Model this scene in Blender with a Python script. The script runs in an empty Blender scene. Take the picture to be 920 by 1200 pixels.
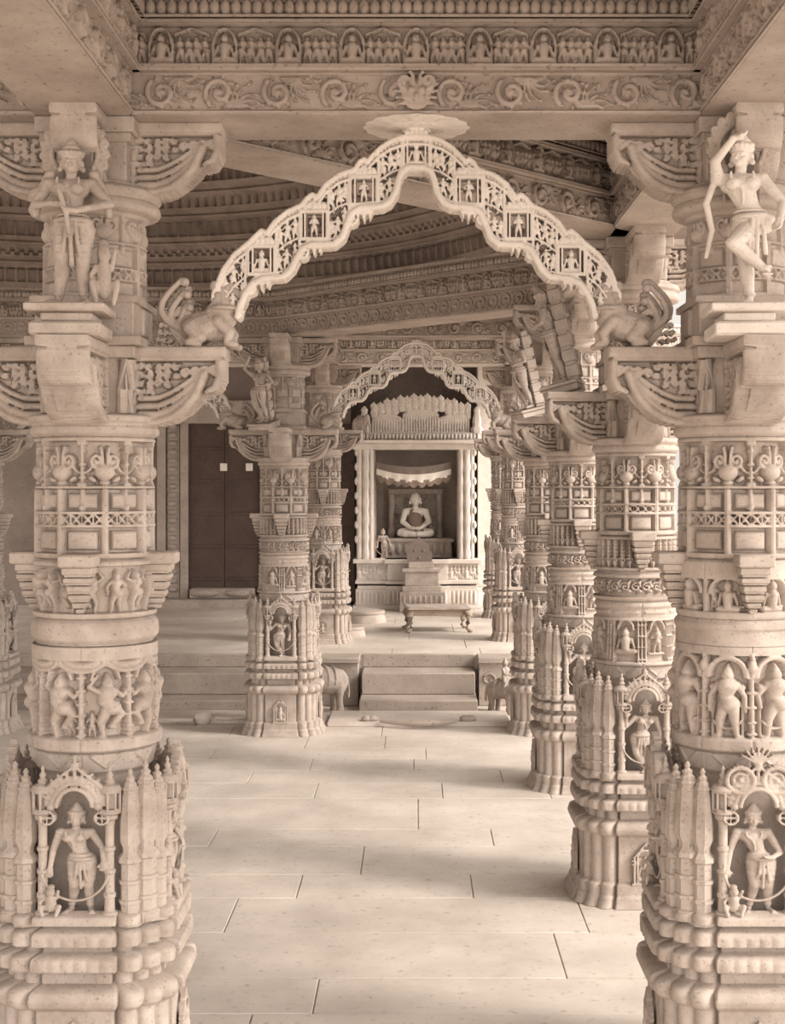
import bpy, math, random
import numpy as np
from mathutils import Vector, Matrix, Euler
random.seed(7)
SC = bpy.context.scene
COL = SC.collection
PI = math.pi
# ---------------------------------------------------------------- measures
FOC = 1620.0          # focal length in pixels of the 920 px wide frame
EYE = 2.28            # eye height in metres
S = 303.4             # carving units per metre (1 unit = 3.3 mm)
ZS = EYE + 1.385      # underside of the beams


def zc(y):
    """height of a carving row; rows are counted downwards, 570 is eye level"""
    if isinstance(y, np.ndarray): m = np.where(y <= 750, y, np.where(y <= 1078, 750 + (y - 750) * KN, MN + (y - 1078) * KB))
    else: m = y if y <= 750 else (750 + (y - 750) * KN if y <= 1078 else MN + (y - 1078) * KB)
    return EYE + (570 - m) / S


KN = .925; MN = 750 + 328 * KN; KB = (570 + EYE * S - MN) / (570 + EYE * S - 1078)      # rows of the niche zone and of the base


# ---------------------------------------------------------------- materials
def stone(name, c1, c2, rough=0.8, bump=0.25, speck=0.5, scale=6.0, stain=None):
    c1, c2 = [tuple(v * .88 + (sum(c) / 3) * .12 for v in c) for c in (c1, c2)]
    m = bpy.data.materials.new(name); m.use_nodes = True
    nt = m.node_tree; N = nt.nodes; L = nt.links
    b = N['Principled BSDF']; b.inputs['Roughness'].default_value = rough
    if 'Specular IOR Level' in b.inputs: b.inputs['Specular IOR Level'].default_value = 0.25
    tc = N.new('ShaderNodeTexCoord')
    n1 = N.new('ShaderNodeTexNoise'); n1.inputs['Scale'].default_value = scale; n1.inputs['Detail'].default_value = 6
    n1.inputs['Roughness'].default_value = 0.62
    L.new(tc.outputs['Object'], n1.inputs['Vector'])
    r = N.new('ShaderNodeValToRGB'); r.color_ramp.elements[0].position = 0.33; r.color_ramp.elements[1].position = 0.66
    r.color_ramp.elements[0].color = (*c2, 1); r.color_ramp.elements[1].color = (*c1, 1)
    L.new(n1.outputs['Fac'], r.inputs['Fac'])
    n2 = N.new('ShaderNodeTexNoise'); n2.inputs['Scale'].default_value = scale * 14; n2.inputs['Detail'].default_value = 3
    L.new(tc.outputs['Object'], n2.inputs['Vector'])
    r2 = N.new('ShaderNodeValToRGB'); r2.color_ramp.elements[0].position = 0.27; r2.color_ramp.elements[1].position = 0.40
    k = 1 - speck
    r2.color_ramp.elements[0].color = (k, k * .97, k * .94, 1); r2.color_ramp.elements[1].color = (1, 1, 1, 1)
    L.new(n2.outputs['Fac'], r2.inputs['Fac'])
    mx = N.new('ShaderNodeMix'); mx.data_type = 'RGBA'; mx.blend_type = 'MULTIPLY'; mx.inputs[0].default_value = 1.0
    L.new(r.outputs['Color'], mx.inputs[6]); L.new(r2.outputs['Color'], mx.inputs[7])
    L.new(mx.outputs[2], b.inputs['Base Color'])
    bp = N.new('ShaderNodeBump'); bp.inputs['Strength'].default_value = bump; bp.inputs['Distance'].default_value = 0.004
    L.new(n2.outputs['Fac'], bp.inputs['Height']); L.new(bp.outputs['Normal'], b.inputs['Normal'])
    return m


M = dict(
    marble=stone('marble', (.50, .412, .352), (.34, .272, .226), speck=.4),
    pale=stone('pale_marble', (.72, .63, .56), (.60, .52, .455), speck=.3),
    beam=stone('beam_stone', (.46, .375, .32), (.32, .255, .212), scale=3),
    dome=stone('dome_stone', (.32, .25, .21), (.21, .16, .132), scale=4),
    floor=stone('floor_stone', (.66, .575, .505), (.48, .41, .352), rough=.55, bump=.12, scale=1.6, speck=.3),
    step=stone('step_stone', (.44, .36, .305), (.34, .275, .23), scale=3),
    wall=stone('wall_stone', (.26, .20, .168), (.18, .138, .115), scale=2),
    wood=stone('dark_wood', (.105, .066, .05), (.075, .047, .036), rough=.6, scale=3),
    table=stone('table_wood', (.40, .30, .23), (.30, .22, .165), rough=.5, scale=4),
    cloth=stone('pale_cloth', (.85, .77, .68), (.76, .68, .59), rough=.95, bump=.05, speck=.1),
    dcloth=stone('dark_cloth', (.30, .22, .17), (.22, .155, .12), rough=.95, bump=.05, speck=.1),
    ground=stone('court_ground', (.74, .65, .56), (.64, .55, .46), scale=.8, bump=.1),
)


# ---------------------------------------------------------------- objects
def link(o, parent=None):
    COL.objects.link(o)
    if parent is not None: o.parent = parent
    return o


def tag(o, label=None, cat=None, group=None, kind=None):
    if label: o['label'] = label
    if cat: o['category'] = cat
    if group: o['group'] = group
    if kind: o['kind'] = kind
    elif cat: o['kind'] = 'thing'
    return o


def empty(name, loc=(0, 0, 0), rz=0.0, label=None, cat=None, group=None, parent=None):
    o = bpy.data.objects.new(name, None); o.empty_display_size = .1
    o.location = loc; o.rotation_euler = (0, 0, rz)
    return tag(link(o, parent), label, cat, group)


def mobj(name, me, mat, parent=None, loc=(0, 0, 0), rot=(0, 0, 0), scl=None):
    if mat is not None and len(me.materials) == 0: me.materials.append(M[mat])
    o = bpy.data.objects.new(name, me); o.location = loc; o.rotation_euler = rot
    if scl: o.scale = scl
    return link(o, parent)


def copy_tree(o, parent=None):
    c = o.copy(); COL.objects.link(c)
    if parent is not None: c.parent = parent
    for ch in list(KIDS.get(o.name, [])): copy_tree(ch, c)
    return c


KIDS = {}


def index_kids():
    KIDS.clear()
    for o in bpy.data.objects:
        if o.parent: KIDS.setdefault(o.parent.name, []).append(o)


class MB:
    """collects simple solids and links them as ONE mesh"""
    def __init__(s): s.v = []; s.f = []

    def add(s, v, f, mtx=None):
        n = len(s.v)
        if mtx is not None: v = [tuple(mtx @ Vector(p)) for p in v]
        s.v += [tuple(p) for p in v]; s.f += [tuple(i + n for i in q) for q in f]
        return s

    def box(s, x0, x1, y0, y1, z0, z1, b=0.0, mtx=None):
        if b <= 0:
            v = [(x, y, z) for z in (z0, z1) for x, y in ((x0, y0), (x1, y0), (x1, y1), (x0, y1))]
            f = [(3, 2, 1, 0), (4, 5, 6, 7), (0, 1, 5, 4), (1, 2, 6, 5), (2, 3, 7, 6), (3, 0, 4, 7)]
            return s.add(v, f, mtx)
        rings = []
        for z, i in ((z0, b), (z0 + b, 0), (z1 - b, 0), (z1, b)):
            c = b * .6
            X0, X1, Y0, Y1 = x0 + i, x1 - i, y0 + i, y1 - i
            rings.append([(X0 + c, Y0, z), (X1 - c, Y0, z), (X1, Y0 + c, z), (X1, Y1 - c, z), (X1 - c, Y1, z), (X0 + c, Y1, z), (X0, Y1 - c, z), (X0, Y0 + c, z)])
        return s.rings(rings, mtx)

    def rings(s, rings, mtx=None, caps=True):
        caps = caps and not getattr(s, 'open', False)
        n = len(rings[0]); v = [p for r in rings for p in r]; f = []
        for k in range(len(rings) - 1):
            for i in range(n):
                j = (i + 1) % n
                f.append((k * n + i, k * n + j, (k + 1) * n + j, (k + 1) * n + i))
        if caps:
            f.append(tuple(range(n - 1, -1, -1))); f.append(tuple((len(rings) - 1) * n + i for i in range(n)))
        return s.add(v, f, mtx)

    def lathe(s, prof, cx=0, cy=0, seg=16, rot=0.0, mtx=None, lobes=0, la=0.0):
        rings = []
        for z, r in prof:
            rr = []
            for i in range(seg):
                a = rot + 2 * PI * i / seg
                q = r * (1 + la * abs(math.cos(a * lobes / 2))) if lobes else r
                rr.append((cx + q * math.cos(a), cy + q * math.sin(a), z))
            rings.append(rr)
        return s.rings(rings, mtx)

    def tube(s, pts, r, seg=8, mtx=None):
        pts = [Vector(p) for p in pts]; rings = []
        for i, p in enumerate(pts):
            d = (pts[min(i + 1, len(pts) - 1)] - pts[max(i - 1, 0)]).normalized()
            u = d.cross(Vector((0, 0, 1)))
            if u.length < .05: u = d.cross(Vector((0, 1, 0)))
            u.normalize(); w = d.cross(u)
            rr = r[i] if isinstance(r, (list, tuple)) else r
            rings.append([tuple(p + rr * (math.cos(2 * PI * k / seg) * u + math.sin(2 * PI * k / seg) * w)) for k in range(seg)])
        return s.rings(rings, mtx)

    def ball(s, c, r, seg=10, mtx=None, n=6):
        rx, ry, rz = r if isinstance(r, (tuple, list)) else (r, r, r); rings = []
        for k in range(n + 1):
            t = -PI / 2 + PI * (k + .15) / (n + .3)
            rings.append([(c[0] + rx * math.cos(t) * math.cos(2 * PI * i / seg), c[1] + ry * math.cos(t) * math.sin(2 * PI * i / seg), c[2] + rz * math.sin(t)) for i in range(seg)])
        return s.rings(rings, mtx)

    def mesh(s, name='mesh', smooth=35):
        me = bpy.data.meshes.new(name); me.from_pydata(s.v, [], s.f); me.update()
        if smooth:
            me.polygons.foreach_set('use_smooth', [True] * len(me.polygons))
            me.set_sharp_from_angle(angle=math.radians(smooth))
        return me

    def obj(s, name, mat, parent=None, smooth=35, **k): return mobj(name, s.mesh(name, smooth), mat, parent, **k)


# ---------------------------------------------------------------- carved relief: a height map stamped with rounded forms
class Relief:
    def __init__(s, w, h, res=1.2, z=-6.0, wrap=True, x0=0.0, y0=0.0):
        s.w, s.h, s.wrap, s.x0, s.y0, s.z = w, h, wrap, x0, y0, z
        s.nx = max(4, int(round(w / res))); s.ny = max(3, int(round(h / res)) + 1)
        s.dx = w / s.nx if wrap else w / (s.nx - 1); s.dy = h / (s.ny - 1)
        s.A = np.full((s.ny, s.nx), float(z))

    def win(s, xa, xb, ya, yb):
        i0 = int(math.floor((xa - s.x0) / s.dx)); i1 = int(math.ceil((xb - s.x0) / s.dx)) + 1
        j0 = max(0, int(math.floor((ya - s.y0) / s.dy))); j1 = min(s.ny, int(math.ceil((yb - s.y0) / s.dy)) + 1)
        if s.wrap:
            i1 = min(i1, i0 + s.nx)
        else:
            i0 = max(0, i0); i1 = min(s.nx, i1)
        if i1 <= i0 or j1 <= j0: return None
        c = np.arange(i0, i1); r = np.arange(j0, j1)
        X, Y = np.meshgrid(s.x0 + c * s.dx, s.y0 + r * s.dy)
        return np.ix_(r, c % s.nx), X, Y

    def put(s, ix, h, m):
        a = s.A[ix]; s.A[ix] = np.where(m, np.maximum(a, h), a)

    def cap(s, xa, ya, xb, yb, r, r2=None, z=-3.0, k=1.0):
        r2 = r if r2 is None else r2; q = max(r, r2)
        w = s.win(min(xa, xb) - q, max(xa, xb) + q, min(ya, yb) - q, max(ya, yb) + q)
        if w is None: return s
        ix, X, Y = w; dx, dy = xb - xa, yb - ya; l2 = dx * dx + dy * dy + 1e-9
        t = np.clip(((X - xa) * dx + (Y - ya) * dy) / l2, 0, 1)
        d2 = (X - xa - t * dx) ** 2 + (Y - ya - t * dy) ** 2; R = r + (r2 - r) * t
        s.put(ix, z + k * np.sqrt(np.maximum(R * R - d2, 0)), d2 < R * R); return s

    def poly(s, pts, r, z=-3.0, k=1.0, r2=None):
        n = len(pts) - 1
        for i in range(n):
            ra = r if r2 is None else r + (r2 - r) * i / n
            rb = r if r2 is None else r + (r2 - r) * (i + 1) / n
            s.cap(*pts[i], *pts[i + 1], ra, rb, z, k)
        return s

    def ell(s, x, y, rx, ry, z=-3.0, h=None, a=0.0):
        q = max(rx, ry); h = min(rx, ry) if h is None else h
        w = s.win(x - q, x + q, y - q, y + q)
        if w is None: return s
        ix, X, Y = w; ca, sa = math.cos(a), math.sin(a)
        u = ((X - x) * ca + (Y - y) * sa) / rx; v = (-(X - x) * sa + (Y - y) * ca) / ry; d = u * u + v * v
        s.put(ix, z + h * np.sqrt(np.maximum(1 - d, 0)), d < 1); return s

    def box(s, xa, ya, xb, yb, z=0.0, bev=1.0):
        w = s.win(xa, xb, ya, yb)
        if w is None: return s
        ix, X, Y = w; e = np.minimum(np.minimum(X - xa, xb - X), np.minimum(Y - ya, yb - Y))
        s.put(ix, z - np.maximum(bev - e, 0) * .6, e >= -.01); return s

    def spiral(s, x, y, R, turns=1.3, a0=0.0, r=1.6, z=-3.0, sgn=1, n=18):
        pts = []
        for i in range(n + 1):
            t = i / n; a = a0 + sgn * turns * 2 * PI * t; q = R * (1 - .82 * t)
            pts.append((x + q * math.cos(a), y + q * math.sin(a)))
        return s.poly(pts, r, z)

    def arc(s, x, y, R, a0, a1, r=1.5, z=-3.0, n=12, ry=None):
        ry = ry or R
        return s.poly([(x + R * math.cos(a0 + (a1 - a0) * i / n), y + ry * math.sin(a0 + (a1 - a0) * i / n)) for i in range(n + 1)], r, z)

    def fig(s, x, y, h, z=-4.0, pose=0, k=1.1):
        """a small carved standing or seated person, feet at (x, y)"""
        R = lambda v: v * h * k
        if pose == 9:                                   # seated, legs crossed
            s.cap(x - .30 * h, y - .10 * h, x + .30 * h, y - .10 * h, R(.10), R(.10), z)
            s.cap(x, y - .2 * h, x, y - .52 * h, R(.13), R(.16), z + .5)
            s.cap(x - .2 * h, y - .55 * h, x - .3 * h, y - .25 * h, R(.06), R(.05), z + 1)
            s.cap(x + .2 * h, y - .55 * h, x + .3 * h, y - .25 * h, R(.06), R(.05), z + 1)
            s.ell(x, y - .78 * h, .13 * h, .15 * h, z + 1.5); s.cap(x, y - .9 * h, x, y - h, R(.09), R(.03), z + .5)
            return s
        p = pose % 6
        sw = (.05, -.05, .09, -.09, .0, .03)[p] * h
        hx, cx, tx = x + sw, x - sw * .4, x + sw * .3
        legs = (((-.09, .26), (-.11, 0)), ((.09, .25), (.13, 0)))
        if p in (2, 3):                                 # dancing: one knee raised outwards
            sg = 1 if p == 2 else -1
            legs = (((-.07 * sg, .25), (-.03 * sg, 0)), ((.24 * sg, .36), (.08 * sg, .16)))
        for (kx, ky), (fx, fy) in legs:
            s.cap(hx + (.05 if kx > 0 else -.05) * h, y - .47 * h, x + kx * h, y - ky * h, R(.085), R(.062), z)
            s.cap(x + kx * h, y - ky * h, x + fx * h, y - fy * h, R(.06), R(.038), z)
            s.cap(x + fx * h, y - fy * h, x + (fx + (.07 if fx > 0 else -.07)) * h, y - (fy - .01) * h, R(.035), R(.03), z + .5)
        s.cap(hx, y - .48 * h, cx, y - .58 * h, R(.12), R(.075), z + .6)
        s.cap(cx, y - .58 * h, tx, y - .72 * h, R(.08), R(.125), z + .8)
        s.cap(tx - .11 * h, y - .745 * h, tx + .11 * h, y - .745 * h, R(.055), R(.055), z + 1)
        s.ell(tx, y - .88 * h, .072 * h * k, .085 * h * k, z + 1.6); s.cap(tx, y - .95 * h, tx, y - 1.02 * h, R(.06), R(.025), z + 1)
        arms = {0: ((-.24, .60), (-.20, .42), (.24, .62), (.17, .78)), 1: ((-.24, .62), (-.14, .8), (.23, .58), (.22, .38)),
                2: ((-.25, .82), (-.12, 1.0), (.26, .65), (.36, .78)), 3: ((-.26, .66), (-.36, .8), (.25, .84), (.10, 1.0)),
                4: ((-.22, .58), (-.06, .6), (.22, .58), (.06, .6)), 5: ((-.23, .58), (-.24, .36), (.23, .58), (.24, .36))}[p]
        for sx, (ex, ey), (wx, wy) in ((-.13, arms[0], arms[1]), (.13, arms[2], arms[3])):
            s.cap(tx + sx * h, y - .74 * h, x + ex * h, y - ey * h, R(.045), R(.038), z + .5)
            s.cap(x + ex * h, y - ey * h, x + wx * h, y - wy * h, R(.036), R(.028), z + .8)
        return s

    def scroll(s, x0, y0, w, h, z=-4.5, flip=1):
        """one vine unit: a leafy roundel with curling tendrils beside it"""
        cx, cy, R = x0 + w * .33, y0 + h * .5, h * .43
        a0 = PI * .75 * flip
        s.spiral(cx, cy, R, 1.25, a0, h * .085, z + .8, flip, 26)
        for i in range(9): a = a0 + flip * (i + .5) * .7; s.cap(cx + R * .95 * math.cos(a), cy + R * .95 * math.sin(a), cx + R * 1.22 * math.cos(a + .25), cy + R * 1.22 * math.sin(a + .25), h * .06, h * .025, z)
        for i in range(6):                              # leaf rosette inside the roundel
            a = i * PI / 3 + .3; s.cap(cx + R * .12 * math.cos(a), cy + R * .12 * math.sin(a), cx + R * .5 * math.cos(a + .3), cy + R * .5 * math.sin(a + .3), h * .065, h * .035, z)
        s.ell(cx, cy, h * .09, h * .09, z + 1.5)
        bx, by = x0 + w * .66, cy + flip * h * .40      # spray of curling leaves between the roundels
        for i in range(6):
            a = -flip * (.15 + i * .27) * PI * .62; L = h * (.62 + .08 * (i % 2)); pts = []
            for k in range(6):
                t = k / 5; q = a + flip * t * 1.1 - flip * .35; pts.append((bx + L * t * math.cos(q) * .95, by + L * t * math.sin(q)))
            s.poly(pts, h * .07, z, r2=h * .04); s.ell(pts[-1][0], pts[-1][1], h * .075, h * .065, z)
        for i in range(3): s.cap(bx - h * .05 - i * h * .12, by, bx - h * .2 - i * h * .12, by - flip * h * (.30 - .07 * i), h * .055, h * .025, z)
        s.poly([(cx + R * .2, cy + flip * R * .98), (bx, by), (x0 + w * .9, cy + flip * h * .42), (x0 + w * 1.02, cy + flip * h * .30)], h * .05, z)
        return s

    def arr(s, tiles=1): return np.tile(s.A, (1, tiles))


def grid_mesh(P, wrap=False, keep=None, name='relief', smooth=True):
    ny, nx = P.shape[:2]; me = bpy.data.meshes.new(name)
    idx = np.arange(ny * nx).reshape(ny, nx)
    if wrap:
        a = idx; b = np.roll(idx, -1, axis=1)
        Q = np.stack([a[:-1], b[:-1], b[1:], a[1:]], -1)
    else:
        Q = np.stack([idx[:-1, :-1], idx[:-1, 1:], idx[1:, 1:], idx[1:, :-1]], -1)
    if keep is not None: Q = Q[keep]
    Q = Q.reshape(-1, 4)
    return quads_mesh(P.reshape(-1, 3), Q, name, smooth)


def quads_mesh(V, Q, name='relief', smooth=True):
    used = np.unique(Q); remap = np.zeros(len(V), np.int64); remap[used] = np.arange(len(used))
    V = V[used]; Q = remap[Q]
    me = bpy.data.meshes.new(name)
    me.vertices.add(len(V)); me.vertices.foreach_set('co', V.astype(np.float32).ravel())
    me.loops.add(Q.size); me.loops.foreach_set('vertex_index', Q.astype(np.int32).ravel())
    me.polygons.add(len(Q)); me.polygons.foreach_set('loop_start', np.arange(0, Q.size, 4, dtype=np.int32))
    me.update(calc_edges=True); me.validate()
    if smooth:
        me.polygons.foreach_set('use_smooth', np.ones(len(me.polygons), bool)); me.set_sharp_from_angle(angle=math.radians(62))
    return me


def plate_mesh(A, dx, dy, mask, thick, x0=0.0, z0=0.0, back=None, unit=S):
    """a solid plate standing in the XZ plane, its front (-Y) and back carved with A, cut out by mask; units are carving units"""
    ny, nx = A.shape; B = A if back is None else back
    X = (x0 + np.arange(nx) * dx)[None, :] + np.zeros((ny, 1)); Z = (z0 - np.arange(ny) * dy)[:, None] + np.zeros((1, nx))
    Fp = np.stack([X, -thick / 2 - A, Z], -1) / unit; Bp = np.stack([X, thick / 2 + B, Z], -1) / unit
    V = np.concatenate([Fp.reshape(-1, 3), Bp.reshape(-1, 3)]); n = ny * nx; idx = np.arange(n).reshape(ny, nx)
    fm = mask[:-1, :-1] & mask[:-1, 1:] & mask[1:, 1:] & mask[1:, :-1]
    a, b, c, d = idx[:-1, :-1], idx[:-1, 1:], idx[1:, 1:], idx[1:, :-1]
    Q = [np.stack([a, d, c, b], -1)[fm], np.stack([a, b, c, d], -1)[fm] + n]
    pad = np.pad(fm, 1)
    inn = pad[1:-1, 1:-1]
    for nb, (p, q) in ((pad[:-2, 1:-1], (a, b)), (pad[2:, 1:-1], (c, d)), (pad[1:-1, :-2], (d, a)), (pad[1:-1, 2:], (b, c))):
        e = inn & ~nb; Q.append(np.stack([p[e], q[e], q[e] + n, p[e] + n], -1))
    return quads_mesh(V, np.concatenate(Q), 'plate')


def flat_mesh(A, dx, dy, prof=None, unit=S):
    """relief on a flat face: x along, z down, looking to -Y, origin at the upper left"""
    ny, nx = A.shape
    if prof is not None: A = A + prof[:, None]
    X = (np.arange(nx) * dx)[None, :] + np.zeros((ny, 1)); Z = -(np.arange(ny) * dy)[:, None] + np.zeros((1, nx))
    return grid_mesh(np.stack([X, -A, Z], -1) / unit)


def turned_mesh(A, ys, R, r0=None):
    """relief wrapped round an upright axis; ys = rows, R = radius per row in carving units"""
    ny, nx = A.shape; th = 2 * PI * np.arange(nx) / nx - PI / 2
    Rr = np.asarray(R)
    if Rr.ndim == 1: Rr = Rr[:, None]
    rad = (Rr + A) / S
    P = np.stack([rad * np.cos(th)[None, :], rad * np.sin(th)[None, :], np.zeros_like(rad) + zc(np.asarray(ys))[:, None]], -1)
    return grid_mesh(P, wrap=True)


# ---------------------------------------------------------------- modelled figures: tapered limbs fused to one skin
class Body:
    def __init__(s): s.mb = MB()

    def seg(s, a, b, ra, rb=None, n=12):
        rb = ra if rb is None else rb
        a, b = Vector(a), Vector(b); d = b - a; L = max(d.length, 1e-5); d = d / L
        u = d.cross(Vector((0, 0, 1)))
        if u.length < .05: u = d.cross(Vector((0, 1, 0)))
        u.normalize(); w = d.cross(u); rings = []
        for t in (-80, -55, -30, 0):
            t = math.radians(t); rings.append((a + d * ra * math.sin(t), ra * math.cos(t)))
        for t in (0, 30, 55, 80):
            t = math.radians(t); rings.append((b + d * rb * math.sin(t), rb * math.cos(t)))
        s.mb.rings([[tuple(c + r * (math.cos(2 * PI * k / n) * u + math.sin(2 * PI * k / n) * w)) for k in range(n)] for c, r in rings])
        return s

    def chain(s, pts):
        for (p, r), (q, t) in zip(pts[:-1], pts[1:]): s.seg(p, q, r, t)
        return s

    def ball(s, c, r): s.mb.ball(c, r, 14, n=8); return s

    def hand(s, w, d, up=(0, 0, 1), k=1.0, curl=.5):
        """palm and five bent fingers leaving wrist w along d"""
        w = Vector(w); d = Vector(d).normalized(); sd = d.cross(Vector(up))
        if sd.length < .1: sd = Vector((1, 0, 0))
        sd.normalize(); nn = sd.cross(d); palm = w + d * .035 * k
        s.seg(w, palm, .019 * k, .023 * k); s.seg(w + sd * .008 * k, palm + sd * .012 * k, .015 * k); s.seg(w - sd * .008 * k, palm - sd * .012 * k, .015 * k)
        for i, ln in enumerate((.036, .042, .039, .030)):
            o = sd * (i - 1.5) * .0155 * k; a = palm + o + d * .008 * k; b = a + d * ln * .55 * k + nn * curl * .010 * k
            c = b + (d * (1 - curl) + nn * curl).normalized() * ln * .5 * k
            s.seg(a, b, .0078 * k, .0072 * k, 8); s.seg(b, c, .0072 * k, .0055 * k, 8)
        a = w + sd * .016 * k + d * .012 * k; b = a + (sd + d * .7).normalized() * .028 * k
        s.seg(a, b, .0095 * k, .008 * k, 8); s.seg(b, b + (d + sd * .2).normalized() * .018 * k, .008 * k, .006 * k, 8)
        return s

    def head(s, c, turn=0.0, tilt=0.0, crown=1, k=1.0, nose=1.0):
        mt = Matrix.Translation(Vector(c)) @ Euler((tilt, 0, turn)).to_matrix().to_4x4() @ Matrix.Scale(k, 4)
        B = Body(); r = lambda *p: p
        B.ball((0, .008, .012), (.056, .064, .066)); B.ball((0, -.012, -.024), (.042, .047, .046))
        B.ball((0, -.040, -.050), (.019, .018, .016)); B.seg((0, -.061, .004), (0, -.069 * nose, -.017), .006, .0105)
        for sx in (-1, 1):
            B.ball((sx * .021, -.054, .006), (.0125, .008, .0065)); B.seg((sx * .008, -.058, .017), (sx * .036, -.047, .019), .0045)
            B.ball((sx * .026, -.044, -.018), (.016, .014, .016)); B.ball((sx * .057, .006, -.004), (.010, .016, .024))
            B.ball((sx * .061, .000, -.038), (.016, .014, .018))
        B.seg((-.013, -.057, -.033), (.013, -.057, -.033), .0058); B.seg((-.010, -.056, -.041), (.010, -.056, -.041), .0060)
        if crown:
            B.mb.lathe([(.030, .060), (.040, .067), (.052, .067), (.058, .058), (.075, .060), (.086, .050), (.10, .046), (.112, .034), (.13, .026), (.145, .014), (.155, .005)], 0, .006, 16)
            for i in range(9):
                a = PI + PI * i / 8; B.ball((.062 * math.cos(a), .006 + .062 * math.sin(a), .062), (.012, .012, .016))
        B.ball((0, .062, .03), (.035, .03, .03))
        s.mb.add(B.mb.v, B.mb.f, mt); return s

    def fuse(s, voxel=.006, smooth=2, name='figure'):
        me = s.mb.mesh('tmp', 0); o = bpy.data.objects.new('tmp', me); COL.objects.link(o)
        m = o.modifiers.new('r', 'REMESH'); m.mode = 'VOXEL'; m.voxel_size = voxel
        if smooth:
            q = o.modifiers.new('s', 'SMOOTH'); q.factor = .5; q.iterations = smooth
        dg = bpy.context.evaluated_depsgraph_get(); dg.update()
        out = bpy.data.meshes.new_from_object(o.evaluated_get(dg)); out.name = name
        bpy.data.objects.remove(o); bpy.data.meshes.remove(me)
        out.polygons.foreach_set('use_smooth', [True] * len(out.polygons))
        return out


def standing(arms, sway=.03, legs='rest', turn=0.0, tilt=0.0, female=True, voxel=.006, name='figure', head=True, skirt=True, nose=1.0):
    """a figure one metre tall facing -Y. arms = ((elbow, wrist, handdir) left, right)"""
    B = Body(); hx, cx = sway, -sway * .5
    pel = (hx, 0, .50); wai = (hx * .4, 0, .60); che = (cx, -.008, .715); nec = (cx + .004, 0, .80)
    B.seg((hx - .045, 0, .50), (hx + .045, 0, .50), .068, .068); B.chain([(pel, .078), (wai, .056), (che, .078)])
    B.seg((cx - .045, -.004, .735), (cx + .045, -.004, .735), .062); B.seg((cx - .105, 0, .765), (cx + .105, 0, .765), .034)
    B.chain([((cx, .004, .77), .036), (nec, .030), ((cx + .006, -.004, .84), .030)])
    if female:
        for sx in (-1, 1): B.ball((cx + sx * .047, -.062, .722), (.040, .038, .040))
    if legs == 'rest': L = (((hx - .055, -.03, .27), (hx - .085, .02, .055)), ((hx + .05, -.02, .27), (hx + .055, .02, .055)))
    elif legs == 'cross': L = (((hx - .045, -.045, .27), (hx + .045, -.03, .055)), ((hx + .05, .0, .27), (hx + .075, .03, .055)))
    else: L = (((hx - .045, -.01, .27), (hx - .02, .02, .055)), ((hx - .13 if legs == 'danceL' else hx + .15, -.13, .36), ((hx + .04 if legs == 'danceL' else hx + .02), -.10, .20)))
    for i, (kn, an) in enumerate(L):
        sx = -1 if i == 0 else 1
        if legs == 'danceL' and i == 1: sx = -.3
        hp = (hx + sx * .052, 0, .48); kn, an = Vector(kn), Vector(an)
        mid = kn.lerp(an, .35) + Vector((0, .012, 0))
        B.chain([(hp, .068), (kn, .042), (mid, .041), (an, .024)])
        toe = an + Vector((sx * .03, -.085, -.032)); B.seg(an + Vector((0, .012, -.028)), toe, .024, .018)
        for t in range(5): B.seg(toe + Vector(((t - 2) * .0095, .0, 0)), toe + Vector(((t - 2) * .0115, -.022, -.006)), .0075, .0065, 8)
        B.mb.lathe([(an.z + .015, .034), (an.z + .027, .034)], an.x, an.y, 12)
        if skirt:
            for q in (.25, .5, .75):
                c = Vector(hp).lerp(kn, q); B.mb.lathe([(c.z - .004, .071 - .024 * q), (c.z + .004, .071 - .024 * q)], c.x, c.y, 12)
    # girdle, sash ends and necklace
    B.mb.lathe([(.515, .106), (.53, .112), (.545, .104)], hx * .9, 0, 18); B.mb.lathe([(.555, .085), (.565, .090), (.575, .078)], hx * .6, 0, 18)
    for dx, zz in ((0, .25), (-.022, .33), (.024, .31)): B.chain([((hx + dx, -.085, .52), .011), ((hx + dx * 1.5, -.09, .40), .012), ((hx + dx * 2, -.06, zz), .014)])
    nl = [((cx + .060 * math.sin(t), -.058 - .022 * math.cos(t * .5), .772 - .062 * math.cos(t)), .0075) for t in [(-1.9 + 3.8 * i / 10) for i in range(11)]]
    B.chain(nl)
    B.chain([((cx - .03, -.07, .75), .008), ((cx, -.092, .66), .008), ((cx + .005, -.07, .60), .008)])
    for i, (el, wr, hd) in enumerate(arms):
        sx = -1 if i == 0 else 1; sh = (cx + sx * .115, 0, .765)
        B.chain([(sh, .037), (el, .027), (wr, .019)]); B.ball(sh, .040)
        e = Vector(sh).lerp(Vector(el), .45); B.ball(e, (.036, .036, .014)); B.ball(Vector(wr), (.024, .024, .020))
        B.hand(wr, hd)
    if head: B.head((cx + .008, -.006, .895), turn, tilt, nose=nose)
    return B


# ================================================================ the carved zones of a pillar
NT = 8; TW = 54.0


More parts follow.
